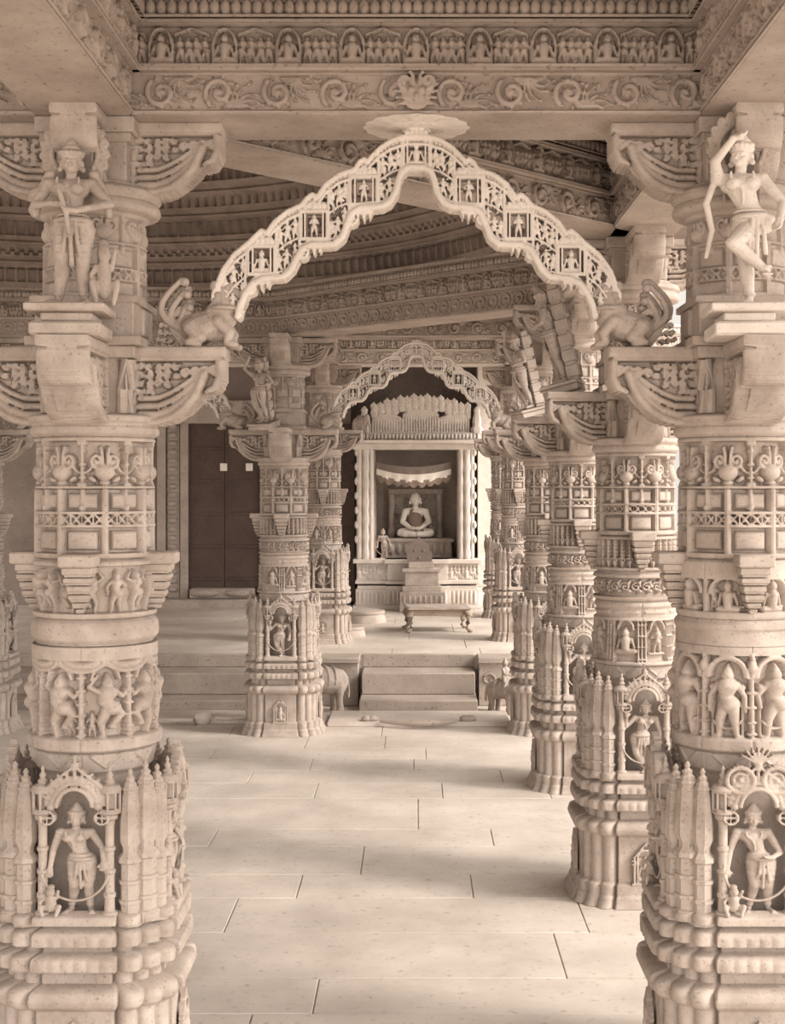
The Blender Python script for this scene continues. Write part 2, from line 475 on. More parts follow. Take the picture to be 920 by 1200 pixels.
def shaft_relief(kind, y0, y1, res):
    """all bands from y0 to y1, tiled NT times; every tile is stamped alone so that figures differ"""
    R = Relief(TW * NT, y1 - y0, res, -6.5, True, 0, y0)
    rnd = random.Random({'L': 1, 'R': 2, 'I': 3}[kind])
    for t in range(NT):
        o = t * TW; c = o + TW / 2
        # vase band 515-575
        R.box(o, 514, o + TW, 519, 1, 1)
        for e in (o,):
            R.box(e - 5, 519, e + 5, 524, .5, 1); R.cap(e, 523, e, 566, 2.6, 2.2, -3.5, 1.4)
            for q in (530, 545, 560): R.cap(e - 2.8, q, e + 2.8, q, 1.6, 1.6, -2)
            R.cap(e, 566, e, 590, 3.4, 3.2, -4.5); R.ell(e, 594, 4.6, 4.6, -4); R.box(e - 5, 566, e + 5, 570, 0, 1)
        R.ell(c, 554, 13, 10, -5, 8); R.ell(c, 566, 7, 3.5, -4, 4)
        for sg in (-1, 1):
            R.spiral(c + sg * 9.5, 541, 8, 1.2, PI / 2, 2.6, -3.4, -sg, 16)
            R.poly([(c + sg * 2.6, 552), (c + sg * 3.2, 535), (c + sg * 5, 526)], 2.3, -2.6)
            R.arc(c + sg * 27, 543, 12, PI / 2 if sg < 0 else PI / 2, (PI / 2 - 1.2) if sg < 0 else (PI / 2 + 1.2), 1.9, -3.5)
            R.ell(c + sg * 15, 562, 6, 3.4, -4, 3, -sg * .5)
        R.box(o, 569, o + TW, 573, .3, 1)
        # lattice band
        R.box(o, 598, o + TW, 601.5, .8, .8); R.box(o, 613.5, o + TW, 617, .8, .8)
        for q in range(4):
            x = o + 6.75 + q * 13.5
            R.cap(x - 5, 602, x + 5, 613, 1.7, 1.7, -2.2); R.cap(x + 5, 602, x - 5, 613, 1.7, 1.7, -2.2)
            R.box(x + 5.6, 601, x + 7.9, 614, -.3, .5)
        R.box(c - 4, 573, c + 4, 650, .4, 1.5); R.box(c - 1.2, 573, c + 1.2, 650, 1.3, .5)
        R.box(c + 8, 578, c + TW - 8, 595, -2.6, 2.5)
        R.box(c + 8, 621, c + TW - 8, 642, -2.2, 2.5)
        R.box(o, 645, o + TW, 650.5, .8, 1)
        # frieze 655-720
        if kind == 'L':
            R.box(o, 654, o + TW, 661, .8, 1.5); R.box(o, 713, o + TW, 719, .8, 1)
            for q in range(2):
                R.fig(o + 13.5 + 27 * q, 713, 47, -5, rnd.choice([2, 3, 2, 3, 0, 1]))
        elif kind == 'R':
            R.box(o, 654, o + TW, 676, .6, 1.5)
            w = R.win(o, o + TW, 664, 716)
            for q in range(1):
                cx = c
                R.arc(cx, 690, 21, PI, 2 * PI, 2.6, -2.4, 14, 17); R.fig(cx, 712, 38, -4.6, 9, 1.1)
                R.box(cx - 20, 704, cx + 20, 708, -3, 1)
            R.box(o - 3.2, 672, o + 3.2, 713, -1, 1.2); R.fig(o + 9, 713, 34, -5.5, 5, 1.0) if t % 2 else None
            R.box(o, 712, o + TW, 719, .8, 1)
        else:
            R.box(o, 653, o + TW, 659, .8, 1)
            for q in range(4):
                x = o + 6.75 + 13.5 * q
                R.box(x - 5.2, 660, x + 5.2, 692, -2.6, 1.6)
                R.cap(x, 661, x, 700, 2.3, 2.0, -1.8)
                for z in range(5): R.cap(x - 4, 665 + z * 6, x, 669 + z * 6, 1.2, 1.2, -1.8); R.cap(x + 4, 665 + z * 6, x, 669 + z * 6, 1.2, 1.2, -1.8)
                R.poly([(x - 5.5, 690), (x, 704), (x + 5.5, 690)], 1.5, -2)
            R.box(o, 706, o + TW, 710, .8, 1)
        # torus rings 720-750
        if kind == 'I':
            for q in range(3):
                x = o + 18 * q
                R.spiral(x + 8, 738, 8.5, 1.4, PI * (q % 2), 1.9, -3.6, 1 if q % 2 else -1, 14)
                R.cap(x + 16, 728, x + 10, 750, 2.2, 1.4, -4); R.ell(x + 15, 745, 3.6, 2.8, -3.5); R.ell(x + 14, 731, 3, 3.4, -3.5)
            R.box(o, 717, o + TW, 723, .5, 1); R.box(o, 755, o + TW, 762, .8, 1)
        else:
            R.box(o, 719, o + TW, 752, -.5, 1)
        # big figure frieze
        if kind == 'L':
            R.box(o, 751, o + TW, 768, 0, 1)
            R.arc(o, 768, 25, .15, PI - .15, 3, -3, 14, 13); R.arc(o, 768, 18, 0, PI, 6, -6.5, 12, 6)
            R.poly([(c - 16, 790), (c - 12, 779), (c, 773), (c + 12, 779), (c + 16, 790)], 2.3, -3)
            R.cap(o, 786, o, 861, 3.6, 3.6, -3.6)
            for q in (788, 804, 820, 834, 848, 858): R.cap(o - 4, q, o + 4, q, 2, 2, -1.6)
            R.fig(c, 860, 74, -4.2, (2, 3, 2, 0, 3, 1, 3, 2)[t], 1.15)
            R.fig(c + (15 if t % 2 else -15), 860, 30, -5, 4, 1.1)
            R.box(o, 861, o + TW, 880, .9, 2)
        elif kind == 'R':
            R.box(o, 735, o + TW, 762, 0, 1)
            for k2 in range(3): R.arc(c, 787, 22 - k2, PI, 2 * PI, 2.6, -1.8 - k2 * .4, 16, 24 - k2)
            R.poly([(o, 760), (o + 5, 780), (o, 786)], 3, -2); R.cap(o, 782, o, 860, 3.4, 3.4, -3.4); R.ell(o, 774, 5, 8, -2)
            for q in (788, 806, 824, 842, 856): R.cap(o - 4, q, o + 4, q, 1.9, 1.9, -1.5)
            R.fig(c, 859, 84, -4, 5 if t % 2 else 0, 1.15)
            R.arc(c, 838, 15, .2, PI - .2, 1.5, -1.5, 12, 12)
            for sg in (-1, 1): R.cap(c + sg * 17, 858, c + sg * 17, 806, 2.5, 2, -4.5); R.ell(c + sg * 17, 800, 4, 5, -4)
            R.box(o, 861, o + TW, 880, .9, 2)
        else:
            R.box(o, 764, o + TW, 794, -1, 1); R.box(o + 5, 781, o + TW - 5, 786, 1, 1)
            R.arc(c, 814, 13, PI, 2 * PI, 2.2, -2, 14, 17); R.fig(c, 858, 48, -4.4, 9 if t % 2 else 4, 1.1); R.box(c - 15, 856, c + 15, 860, -1.5, 1)
            for x in (o, o - 6, o + 6): R.cap(x, 800, x, 872, 1.9, 1.9, -2.6)
            for q in (806, 826, 846, 868): R.cap(o - 8, q, o + 8, q, 1.4, 1.4, -1.6)
            R.box(o, 793, o + TW, 799, .4, 1); R.box(o, 873, o + TW, 880, .9, 2)
        # plain neck with leaf points under the ledge
        R.box(o, 882, o + TW, 904, -1.5, 1); R.box(o, 904, o + TW, 1080, -4, 0)
        R.poly([(c - 16, 884), (c, 898), (c + 16, 884)], 2, -2)
    return R


def prof(ys, pts):
    return np.interp(ys, [p[0] for p in pts], [p[1] for p in pts])


P_L = [(486, 60), (488, 72), (490, 77), (496, 77), (498, 73), (501, 71.5), (503, 73.5), (509, 74), (512, 70.5), (514, 67), (516, 68), (651, 68.5), (652, 64), (654, 64.5), (655, 69.5), (719, 70), (720, 66),
       (722, 66), (723, 70), (728, 72.5), (736, 73.5), (743, 72.5), (747, 69), (749, 66.5), (750, 67), (751, 72), (861, 73.5), (863, 76), (876, 76), (879, 72), (882, 71), (904, 70), (910, 66), (1080, 66)]
P_R = [(p, q) for p, q in P_L if p < 720] + [(721, 69), (726, 73), (731, 73), (734, 70), (736, 71), (861, 73.5), (863, 76), (876, 76), (879, 72), (882, 71), (904, 70), (910, 66), (1080, 66)]
P_I = [(p, q) for p, q in P_L if p < 700] + [(711, 70), (712, 65), (715, 65), (717, 70), (722, 72), (738, 74), (756, 72), (761, 70), (763, 66), (765, 66), (766, 70), (772, 72), (778, 68), (792, 68), (796, 71), (861, 73), (874, 76), (879, 75), (882, 71), (904, 70), (910, 66), (1080, 66)]


def base_plan(nth=440):
    th = 2 * PI * np.arange(nth) / nth - PI / 2; R = np.full(nth, 70.0)
    ap, hw = 103.0, 45.0
    for k in range(2):
        c = np.abs(np.cos(th + k * PI / 2)) + 1e-6; s_ = np.abs(np.sin(th + k * PI / 2)) + 1e-6
        R = np.maximum(R, np.minimum(ap / c, hw / s_))
    for k in range(4):
        for x, y in ((58, 89), (76, 76), (89, 58)):
            a = math.atan2(y, x) + k * PI / 2; rho = math.hypot(x, y); dlt = np.angle(np.exp(1j * (th - a)))
            q = 128.0 - (rho * np.sin(dlt)) ** 2
            R = np.maximum(R, np.where((q > 0) & (np.cos(dlt) > 0), rho * np.cos(dlt) + np.sqrt(np.maximum(q, 0)), 0))
    return R


def zone_meshes(kind, res):
    R = shaft_relief(kind, 486, 1080, res); ys = R.y0 + np.arange(R.ny) * R.dy
    rad = prof(ys, {'L': P_L, 'R': P_R, 'I': P_I}[kind]); out = {}
    A = np.where(R.A < 0, R.A * 1.75, R.A * 1.15)
    plain = (ys < 514) | (ys > 1078)
    A[plain] = 0; A[(ys > 650.5) & (ys < 654)] = 0; A[ys >= 880] = np.maximum(A[ys >= 880], -5)
    if kind == 'I': A[(ys > 710) & (ys < 717)] = 0; A[(ys > 762) & (ys < 766)] = 0
    else: A[(ys > 719) & (ys < 751)] = 0
    cuts = [('capital_ring', 486, 514.5), ('vase_band', 514.5, 573.5), ('lattice_band', 573.5, 653), ('figure_frieze' if kind != 'I' else 'leaf_band', 653, 720 if kind != 'I' else 712),
            ('ring_moulding' if kind != 'I' else 'scroll_band', 720 if kind != 'I' else 712, 750 if kind != 'I' else 764), ('arcade_frieze', 750 if kind != 'I' else 764, 881), ('niche_core', 881, 1080)]
    for n, a, b in cuts:
        i0 = max(0, int(np.searchsorted(ys, a)) - 1); i1 = min(len(ys), int(np.searchsorted(ys, b)) + 1)
        out[n] = turned_mesh(A[i0:i1], ys[i0:i1], rad[i0:i1])
    return out


def base_mesh(res):
    ys = np.arange(1064, EYE * S + 570 + .1, res); ys[-1] = EYE * S + 570
    off = prof(ys, [(1064, -16), (1066, -2), (1068, 2), (1077, 2), (1078.5, -16), (1083, -17), (1084.5, 0), (1088, 2), (1098, 1), (1099.5, -17), (1107, -17), (1108.5, 2), (1114, 4), (1123, 3), (1124.5, -15), (1138, -15), (1140, 2), (1143, 7), (1149, 9), (1155, 7), (1159, 2), (1160.5, -5), (1228, -5), (1229.5, 3), (1246, 3), (1247, 7), (1253, 8), (1262, 15)])
    pl = base_plan(); A = np.zeros((len(ys), len(pl)))
    rad = (pl[None, :] + off[:, None] * (.55 + .45 * pl[None, :] / 103))
    # little leaf notches along the two upper mouldings
    th = np.arange(len(pl)) / len(pl) * 2 * PI
    for a, b in ((1088, 1100), (1110, 1122)):
        m = (ys > a) & (ys < b); rad[m] += (1.6 * np.abs(np.sin(th * 24)))[None, :]
    return turned_mesh(A, ys, rad)


def upper_meshes(res):
    R = Relief(TW * 8, 190, res, -5.5, True, 0, 222)
    for t in range(8):
        o = t * TW; c = o + TW / 2
        R.box(o, 222, o + TW, 258, 0, 0)
        R.box(o, 258, o + TW, 262, .5, 1); R.ell(c, 280, 13, 9, -4.5, 7); R.cap(o, 262, o, 292, 2.4, 2.4, -3); R.ell(o, 300, 4, 6, -3.5)
        for sg in (-1, 1):
            R.spiral(c + sg * 9.5, 272, 8, 1.2, PI / 2, 2.4, -3, -sg, 14); R.cap(c + sg * 3, 278, c + sg * 3.5, 266, 2, 2, -2.4)
        R.box(o, 291, o + TW, 295, .5, 1); R.box(c - 4, 295, c + 4, 356, .4, 1)
        R.box(c + 8, 299, c + TW - 8, 318, -2.5, 2)
        R.box(o, 320, o + TW, 323, .6, .6); R.box(o, 334, o + TW, 337, .6, .6)
        for q in range(3):
            x = o + 9 + q * 18
            R.cap(x - 6, 324, x + 6, 333, 1.9, 1.9, -2); R.cap(x + 6, 324, x - 6, 333, 1.9, 1.9, -2)
        R.box(o, 350, o + TW, 412, 0, 1)
    ys = 222 + np.arange(R.ny) * R.dy
    rad = prof(ys, [(222, 60), (225, 62), (227, 70), (231, 75), (237, 76), (241, 71), (244, 74), (250, 76), (255, 73), (258, 62), (260, 59), (412, 60)])
    i = int(np.searchsorted(ys, 257)); j = int(np.searchsorted(ys, 356)) + 1
    return {'upper_ring': turned_mesh(R.A[:i + 1], ys[:i + 1], rad[:i + 1]), 'upper_shaft': turned_mesh(R.A[i:j], ys[i:j], rad[i:j])}


def bracket_mesh(res=1.6):
    """side of a corbel: scroll ribs sweeping out under a slab; x runs outwards from the axis, z = 0 at the top"""
    W, Hh = 154, 92
    R = Relief(W, Hh, res, -9, False, 0, 0)
    X, Y = np.meshgrid(np.arange(R.nx) * R.dx, np.arange(R.ny) * R.dy)
    low = np.interp(X[0], [0, 60, 78, 96, 112, 124, 132, 138, 146, 151, 154], [88, 91, 91, 87, 78, 67, 57, 53, 52, 48, 40])
    mask = (Y <= low[None, :]) & ~((X > 136) & (Y > 14) & (X - 136 > 19 - .0 * Y))
    R.box(0, 0, 154, 12, 3, 2); R.box(0, 12, 150, 17, .5, 1)
    R.box(0, 17, 45, 91, -1, 1)
    for k in range(4):
        q = k * 9.5
        pts = [(56, 88 - q), (78, 87 - q), (94, 81 - q * 1.02), (108, 71 - q * .98), (119, 58 - q * .8), (126 - q * .15, 45 - q * .45), (131 - q * .6, 31 - q * .1)]
        R.poly(pts, 5.2 - k * .6, -2.6 + (k == 0) * 1.5, 1.1)
        if k < 3: R.spiral(131 - q * 1.15, 28 + q * .12, 6.2, 1.1, 0, 2.4, -.8, -1, 12)
    R.poly([(148, 18), (149, 34), (143, 47), (136, 52)], 5, -2.5); R.spiral(143, 28, 7, 1.3, PI, 2.6, -1.2, 1, 14)
    for i in range(5):
        for j in range(4):
            x, y = 57 + i * 10.5, 23 + j * 9.5
            if y < 60 - (x - 57) * .45: R.spiral(x, y, 5.0, 1.1, i + j * 2, 1.8, -3.2, 1 if (i + j) % 2 else -1, 10); R.cap(x - 3, y + 3, x + 4, y - 4, 1.8, 1, -4)
    R.cap(49, 20, 49, 88, 4, 4, -3)
    for y in (30, 50, 70): R.cap(44, y, 54, y, 2.6, 2.6, -1)
    return plate_mesh(R.A * 1.15, R.dx, R.dy, mask, 52, 0, 0)


def arch_mesh(res=.95):
    """the scalloped torana: pierced figure panels between a beaded outer and a rolled inner border"""
    W = 238; top = [(0, 160), (15, 161), (30, 166), (42, 174), (52, 184), (57, 190), (61, 187), (66, 190), (72, 199), (90, 205), (105, 216), (116, 232), (121, 228), (127, 232), (133, 240), (150, 248), (165, 260), (174, 273),
                    (180, 270), (186, 275), (195, 284), (212, 298), (225, 316), (233, 336), (238, 350)]
    bot = [(0, 203), (10, 203), (17, 208), (21, 218), (24, 232), (31, 243), (40, 248), (66, 250), (75, 256), (81, 270), (86, 284), (96, 292), (122, 293), (133, 298), (140, 310), (146, 322), (155, 330), (178, 332), (190, 338), (199, 350), (205, 364), (208, 376), (238, 377)]
    R = Relief(2 * W, 235, res, -9, False, -W, 152)
    xs = R.x0 + np.arange(R.nx) * R.dx; ysr = R.y0 + np.arange(R.ny) * R.dy; X, Y = np.meshgrid(xs, ysr)
    tp = np.interp(np.abs(xs), [p[0] for p in top], [p[1] for p in top]); bt = np.interp(np.abs(xs), [p[0] for p in bot], [p[1] for p in bot])
    inside = (Y >= tp[None, :]) & (Y <= bt[None, :])
    for sg in (-1, 1):
        R.poly([(sg * x, y + 3) for x, y in top], 3.2, .2); R.poly([(sg * x, y + 12) for x, y in top], 2.1, .2)
        R.poly([(sg * x, y + 7.5) for x, y in top], 2.6, -5)
        for i in range(len(top) - 1):
            n = max(1, int(math.dist(top[i], top[i + 1]) / 4.2))
            for j in range(n):
                t = (j + .5) / n; R.ell(sg * (top[i][0] * (1 - t) + top[i + 1][0] * t), 7.5 + top[i][1] * (1 - t) + top[i + 1][1] * t, 1.8, 1.8, -1.5)
                R.ell(sg * (top[i][0] * (1 - t) + top[i + 1][0] * t), 0.5 + top[i][1] * (1 - t) + top[i + 1][1] * t, 2.2, 2.2, -1.5)
        b2 = [p for p in bot if p[0] <= 208]
        R.poly([(sg * x, y - 3.5) for x, y in b2], 4.2, .5); R.poly([(sg * x, y - 9.5) for x, y in b2], 1.5, -.8)
    rnd = random.Random(5)
    for c, y in ((0, 181), (61, 225), (119, 265), (180, 306)):
        for sg in ((1,) if c == 0 else (-1, 1)):
            x = sg * c
            R.box(x - 17, y - 17, x + 17, y - 13, 2.2, 1); R.box(x - 17, y + 15, x + 17, y + 20, 2.2, 1); R.box(x - 15, y - 21, x + 15, y - 17, 1, 1)
            for q in (-15, -10.5, 10.5, 15): R.cap(x + q, y - 14, x + q, y + 17, 1.7, 1.7, .6)
            R.fig(x, y + 15, 27, -3.0, 9 if c % 2 == 0 else 4, 1.05)
            for q in (-11, -5.5, 0, 5.5, 11): R.ell(x + q, y - 22, 3.4, 4.5 + (3 if q == 0 else 0), -.8)
            if c:
                R.ell(x, y + 25, 11, 5, -1, 4)
                for q in (-8, 0, 8): R.cap(x + q, y + 24, x + q * .8, y + 35 - abs(q) * .4, 3.2, 1.6, -1.5)
                R.spiral(x + sg * 15, y + 34, 7.5, 1.2, 0, 2.3, -1.2, 1, 12); R.ell(x + sg * 15, y + 34, 8.5, 8.5, -6.5, 3)
    for a, b in ((17, 44), (78, 102), (136, 163), (197, 228)):
        n = 3
        for i in range(n):
            x = a + (b - a) * (i + .5) / n
            yt = np.interp(x, [p[0] for p in top], [p[1] for p in top]) + 13; yb = np.interp(x, [p[0] for p in bot], [p[1] for p in bot]) - 9
            for sg in (-1, 1):
                h = min(26, yb - yt)
                R.fig(sg * x, yt + h + 1, h, -3.0, rnd.choice([0, 1, 2, 3, 5]), 1.2)
                if yb - yt > 36:
                    h2 = min(24, yb - yt - h - 2); R.fig(sg * (x + 1), yb + 1, h2, -3.0, rnd.choice([0, 1, 2, 3]), 1.2)
        for x in (a, b):
            yt = np.interp(x, [p[0] for p in top], [p[1] for p in top]) + 6; yb = np.interp(x, [p[0] for p in bot], [p[1] for p in bot]) - 3
            for sg in (-1, 1): R.cap(sg * x, yt, sg * (x + (3 if a > 150 else 0)), yb, 2.0, 2.0, -.5)
        xs2 = [a + (b - a) * k / 6 for k in range(7)]
        for sg in (-1, 1): R.poly([(sg * x, np.interp(x, [p[0] for p in top], [p[1] for p in top]) + 39) for x in xs2 if np.interp(x, [p[0] for p in top], [p[1] for p in top]) + 39 < np.interp(x, [p[0] for p in bot], [p[1] for p in bot]) - 6] or [(sg * a, 200), (sg * a, 201)], 1.6, -1)
    A = R.A; mask = (A > -7.5) & (inside | (A > -5))
    A = np.where(A > -6.5, A, -5)
    return plate_mesh(A, R.dx, R.dy, mask, 26, -W, 570 - 152)


# ---------------------------------------------------------------- frieze tiles for the beams
def frieze_tiles(res):
    sc = Relief(132, 46, res, -6, True, 0, 0)
    sc.box(0, 0, 132, 3, 0, .8); sc.box(0, 43, 132, 46, 0, .8)
    sc.scroll(0, 3, 66, 40, -2.8, 1); sc.scroll(66, 3, 66, 40, -2.8, -1)
    fg = Relief(144, 50, res, -5.5, True, 0, 0)
    fg.box(0, 0, 144, 3, 2, .8); fg.box(0, 46, 144, 50, 2, .8)
    rnd = random.Random(3)
    for k in range(2):
        o = 72 * k
        fg.arc(o + 16, 22, 12, PI, 2 * PI, 2, -2.5, 10, 16); fg.fig(o + 16, 44, 34, -4, 9, 1.15); fg.box(o + 3, 43, o + 29, 47, -2, 1)
        for q in (3, 29): fg.cap(o + q, 18, o + q, 45, 1.8, 1.8, -3)
        for i in range(4): fg.fig(o + 37 + i * 9.6, 45, 31, -4.5, rnd.choice([0, 1, 5, 4]), 1.15)
        fg.poly([(o + 32, 12), (o + 50, 5), (o + 70, 12)], 2, -3.5)
    co = Relief(48, 24, res, -4, True, 0, 0)
    for i in range(4): co.ell(6 + 12 * i, 12, 6.5, 10, -4, 6); co.cap(6 + 12 * i, 4, 6 + 12 * i, 20, 1.4, .8, 0)
    co.box(0, 20, 48, 24, 2, 1)
    ci = Relief(40, 46, res, -5, True, 0, 0)
    ci.box(0, 0, 40, 4, 0, .8); ci.box(0, 42, 40, 46, 0, .8); ci.arc(20, 23, 15.5, 0, 2 * PI, 2.6, -3, 22); ci.ell(20, 23, 6, 6, -4); ci.arc(20, 23, 9, 0, 2 * PI, 1.2, -3.6, 16)
    ci.ell(0, 8, 5, 4, -4); ci.ell(0, 38, 5, 4, -4)
    return sc, fg, co, ci


TILES = {}


def get_tiles(res):
    if res not in TILES: TILES[res] = frieze_tiles(res)
    return TILES[res]


FR = {}


def deep(A, k):
    return np.where(A < 0, A * k, A * 1.1)


def strip(t, L, key, proj):
    """a frieze strip of L metres from tile t (cached)"""
    k = (key, round(L, 3))
    if k not in FR:
        n = int(math.ceil(L * S / t.w)) + 1; A = deep(t.arr(n), 2.0)[:, :int(round(L * S / t.dx)) + 1]
        FR[k] = flat_mesh(A, L * S / (A.shape[1] - 1), t.dy, np.full(A.shape[0], float(proj)))
    return FR[k]


def beam(p0, p1, label, width=.34, res=2.2, sides=(1, -1), circles=False, mat='beam', name='carved_beam', h=.45, lotus=False):
    """a stone architrave from p0 to p1 with carved faces"""
    p0, p1 = Vector(p0), Vector(p1); d = p1 - p0; L = d.length; a = math.atan2(d.y, d.x)
    r = empty(name, (p0.x, p0.y, ZS), a, label, 'beam')
    b = MB(); w = width / 2
    b.box(0, L, -w, w, 0, h); b.box(0, L, -w - .012, w + .012, .001, .012)
    b.obj('core', mat, r, 0)
    sc, fg, co, ci = get_tiles(res)
    for sd in sides:
        y = -w if sd > 0 else w
        rot = (0, 0, 0) if sd > 0 else (0, 0, PI); x = 0 if sd > 0 else L
        off = -.018 * sd
        t = ci if circles else sc
        mobj('scroll_frieze', strip(t, L, ('ci' if circles else 'sc', res), 0), mat, r, (x, y + off, .158), rot)
        mobj('figure_frieze', strip(fg, L, ('fg', res), 0), mat, r, (x, y + off - .022 * sd, .172 + .162), rot)
        mobj('leaf_cornice', strip(co, L, ('co', res), 0), mat, r, (x, y + off - .045 * sd, .345 + .079), rot)
        m = MB(); y0, y1 = sorted((y, y + off - .026 * sd)); m.box(0, L, y0, y1, .158, .172, .003)
        y0, y1 = sorted((y, y + off - .035 * sd)); m.box(0, L, y0, y1, .334, .345, .002)
        y0, y1 = sorted((y, y + off - .055 * sd)); m.box(0, L, y0, y1, .424, h)
        m.obj('fillet', mat, r, 0)
    return r


# ================================================================ meshes shared by the pillars
def lathe_mesh(pr, seg=12, **k): return MB().lathe(pr, seg=seg, **k).mesh('turned', 40)


def spire_mesh():
    b = MB(); pr = []
    for y, r in ((888, 1), (892, 3), (896, 2), (899, 5), (903, 4), (906, 6.5), (925, 9), (950, 11), (975, 11.5), (984, 8), (990, 8), (996, 12.5), (1001, 13), (1003, 10), (1022, 10), (1023, 12), (1027, 12), (1028, 10),
                 (1046, 10), (1047, 12), (1051, 12), (1052, 10), (1064, 10), (1066, 13), (1072, 13), (1078, 13)):
        pr.append((zc(y), r / S))
    b.lathe(pr[::-1], seg=16, lobes=8, la=.10)
    for y in range(912, 976, 9): b.lathe([(zc(y + 2), .030 + (y - 912) * .0001), (zc(y), .0325 + (y - 912) * .0001), (zc(y - 2), .030 + (y - 912) * .0001)], seg=8)
    return b.mesh('spire', 30)


def colonnette_mesh():
    b = MB(); f = lambda L: [(zc(y), r / S) for y, r in L][::-1]
    b.lathe(f([(945, 7), (948, 9), (952, 9), (955, 6), (962, 5), (985, 5), (986, 6.5), (990, 6.5), (991, 5), (1012, 5), (1013, 6.8), (1017, 6.8), (1018, 5.4), (1040, 5.4), (1041, 7), (1046, 7), (1047, 5.6), (1062, 6), (1064, 9), (1072, 9), (1073, 9)]), seg=12)
    b.lathe(f([(940, 11), (945, 13), (948, 9)]), seg=12); b.lathe(f([(912, 10), (917, 14), (921, 12)]), seg=12)      # lantern floor and roof
    b.lathe(f([(889, .6), (893, 2.4), (896, 1.6), (900, 4), (904, 3), (907, 6), (910, 5), (913, 10)]), seg=12); b.lathe(f([(918, 5), (943, 5)]), seg=8)
    for i in range(8):
        a = i * PI / 4; x, y = 11 / S * math.cos(a), 11 / S * math.sin(a); b.lathe([(zc(943), 1.5 / S), (zc(918), 1.5 / S)], x, y, 6)
    return b.mesh('colonnette', 35)


def canopy_mesh(kind):
    R = Relief(96, 96, 1.2, -9, False, -48, 866)
    for k2, (r, z) in enumerate(((20, -1), (25.5, -2.5))): R.arc(0, 938, r, PI + .12, 2 * PI - .12, 3.0, z, 18, r * 1.15)
    for i in range(11):
        a = PI + .25 + (PI - .5) * i / 10; R.cap(28 * math.cos(a), 934 + 27 * math.sin(a), 36 * math.cos(a), 934 + 41 * math.sin(a), 3.2, 2.2, -3.5)
    R.arc(0, 936, 31, PI + .1, 2 * PI - .1, 5, -6, 18, 32)
    if kind == 'R':
        for sg in (-1, 1):
            R.arc(sg * 20, 905, 15, 0, 2 * PI, 3, -1.5, 22); R.arc(sg * 20, 905, 8, 0, 2 * PI, 2, -2, 16); R.ell(sg * 20, 905, 3.5, 3.5, -2); R.ell(sg * 20, 905, 15, 15, -7, 4)
        for i in range(7): a = PI * 1.5 + (i - 3) * .33; R.cap(0, 886, 20 * math.cos(a), 886 + 19 * math.sin(a), 3, 1.6, -3)
    R.poly([(-38, 922), (-24, 908), (-12, 898), (0, 888), (12, 898), (24, 908), (38, 922)], 2.4, -2.5); R.cap(0, 892, 0, 876, 3.5, 1, -3); R.ell(0, 886, 5, 4, -3)
    for sg in (-1, 1):
        R.arc(sg * 30, 950, 7.5, 0, 2 * PI, 2, -2.5, 16); R.cap(sg * 22.5, 950, sg * 37.5, 950, 1.3, 1.3, -2.5); R.cap(sg * 30, 943, sg * 30, 957, 1.3, 1.3, -2.5)
        R.ell(sg * 26, 936, 5, 5, -3)
    m = R.A > -7
    return plate_mesh(np.where(m, R.A, -4), R.dx, R.dy, m, 12, -48, 570 - 866)


def shrine_relief_mesh():
    R = Relief(44, 66, 1.3, -3.2, False, -22, 1166)
    R.box(-22, 1226, 22, 1231, 1, 1); R.arc(0, 1192, 13, PI, 2 * PI, 2, -.5, 14, 13); R.poly([(-19, 1190), (0, 1170), (19, 1190)], 2, -1)
    for x in (-18, -13, 13, 18): R.cap(x, 1190, x, 1226, 1.8, 1.8, -1)
    R.fig(0, 1224, 36, -2, 9, 1.1)
    for sg in (-1, 1): R.spiral(sg * 20, 1196, 5, 1, 0, 1.6, -1.5)
    A = R.A; m = A > -3
    m |= (np.abs(R.x0 + np.arange(R.nx) * R.dx)[None, :] < 19) & ((R.y0 + np.arange(R.ny) * R.dy)[:, None] > 1190)
    return plate_mesh(A, R.dx, R.dy, m, 5, -22, 570 - 1166, back=np.zeros_like(A))


def corbel_mesh():
    b = MB(); f = lambda y: zc(y)
    b.box(-.066, .066, -.09, .08, f(660), f(646), .006)
    for y0, y1, r in ((671, 660, .056), (680, 672, .052), (690, 681, .042), (699, 691, .036), (706, 700, .026), (712, 707, .015)):
        b.box(-r, r, -r - .015, .08, f(y1 + (y0 - y1) * .75), f(y1), .004); b.box(-r * .86, r * .86, -r * .86 - .015, .08, f(y0), f(y1 + (y0 - y1) * .6), .002)
    return b.mesh('corbel', 30)


def block_mesh(top):
    """square core of a capital, with ledges"""
    b = MB()
    if not top:                                         # lower capital 405-490
        b.box(-.155, .155, -.155, .155, zc(489), zc(411), .01)
        b.box(-.19, .19, -.19, .19, zc(424), zc(410), .006)
        for i in range(4):
            mt = Matrix.Rotation(i * PI / 2, 4, 'Z')
            for sx in (-1, 1):
                b.tube([mt @ Vector((sx * .135, -.155, zc(486))), mt @ Vector((sx * .135, -.165, zc(460))), mt @ Vector((sx * .14, -.16, zc(426)))], [.02, .016, .02], 8)
    else:
        b.box(-.15, .15, -.15, .15, zc(223), zc(150), .01)
        b.box(-.185, .185, -.185, .185, zc(168), ZS, .006); b.box(-.17, .17, -.17, .17, zc(178), zc(168), .004)
    return b.mesh('block', 30)


def upper_block_mesh():
    b = MB(); b.box(-.185, .185, -.185, .185, zc(410), zc(357), .008); b.box(-.20, .20, -.20, .20, zc(362), zc(354), .003); b.box(-.215, .215, -.215, .215, zc(410.5), zc(400), .003)
    for i in range(4):
        mt = Matrix.Rotation(i * PI / 2, 4, 'Z')
        b.box(-.06, .06, -.20, -.18, zc(396), zc(364), .006, mt)
    return b.mesh('upper_block', 30)


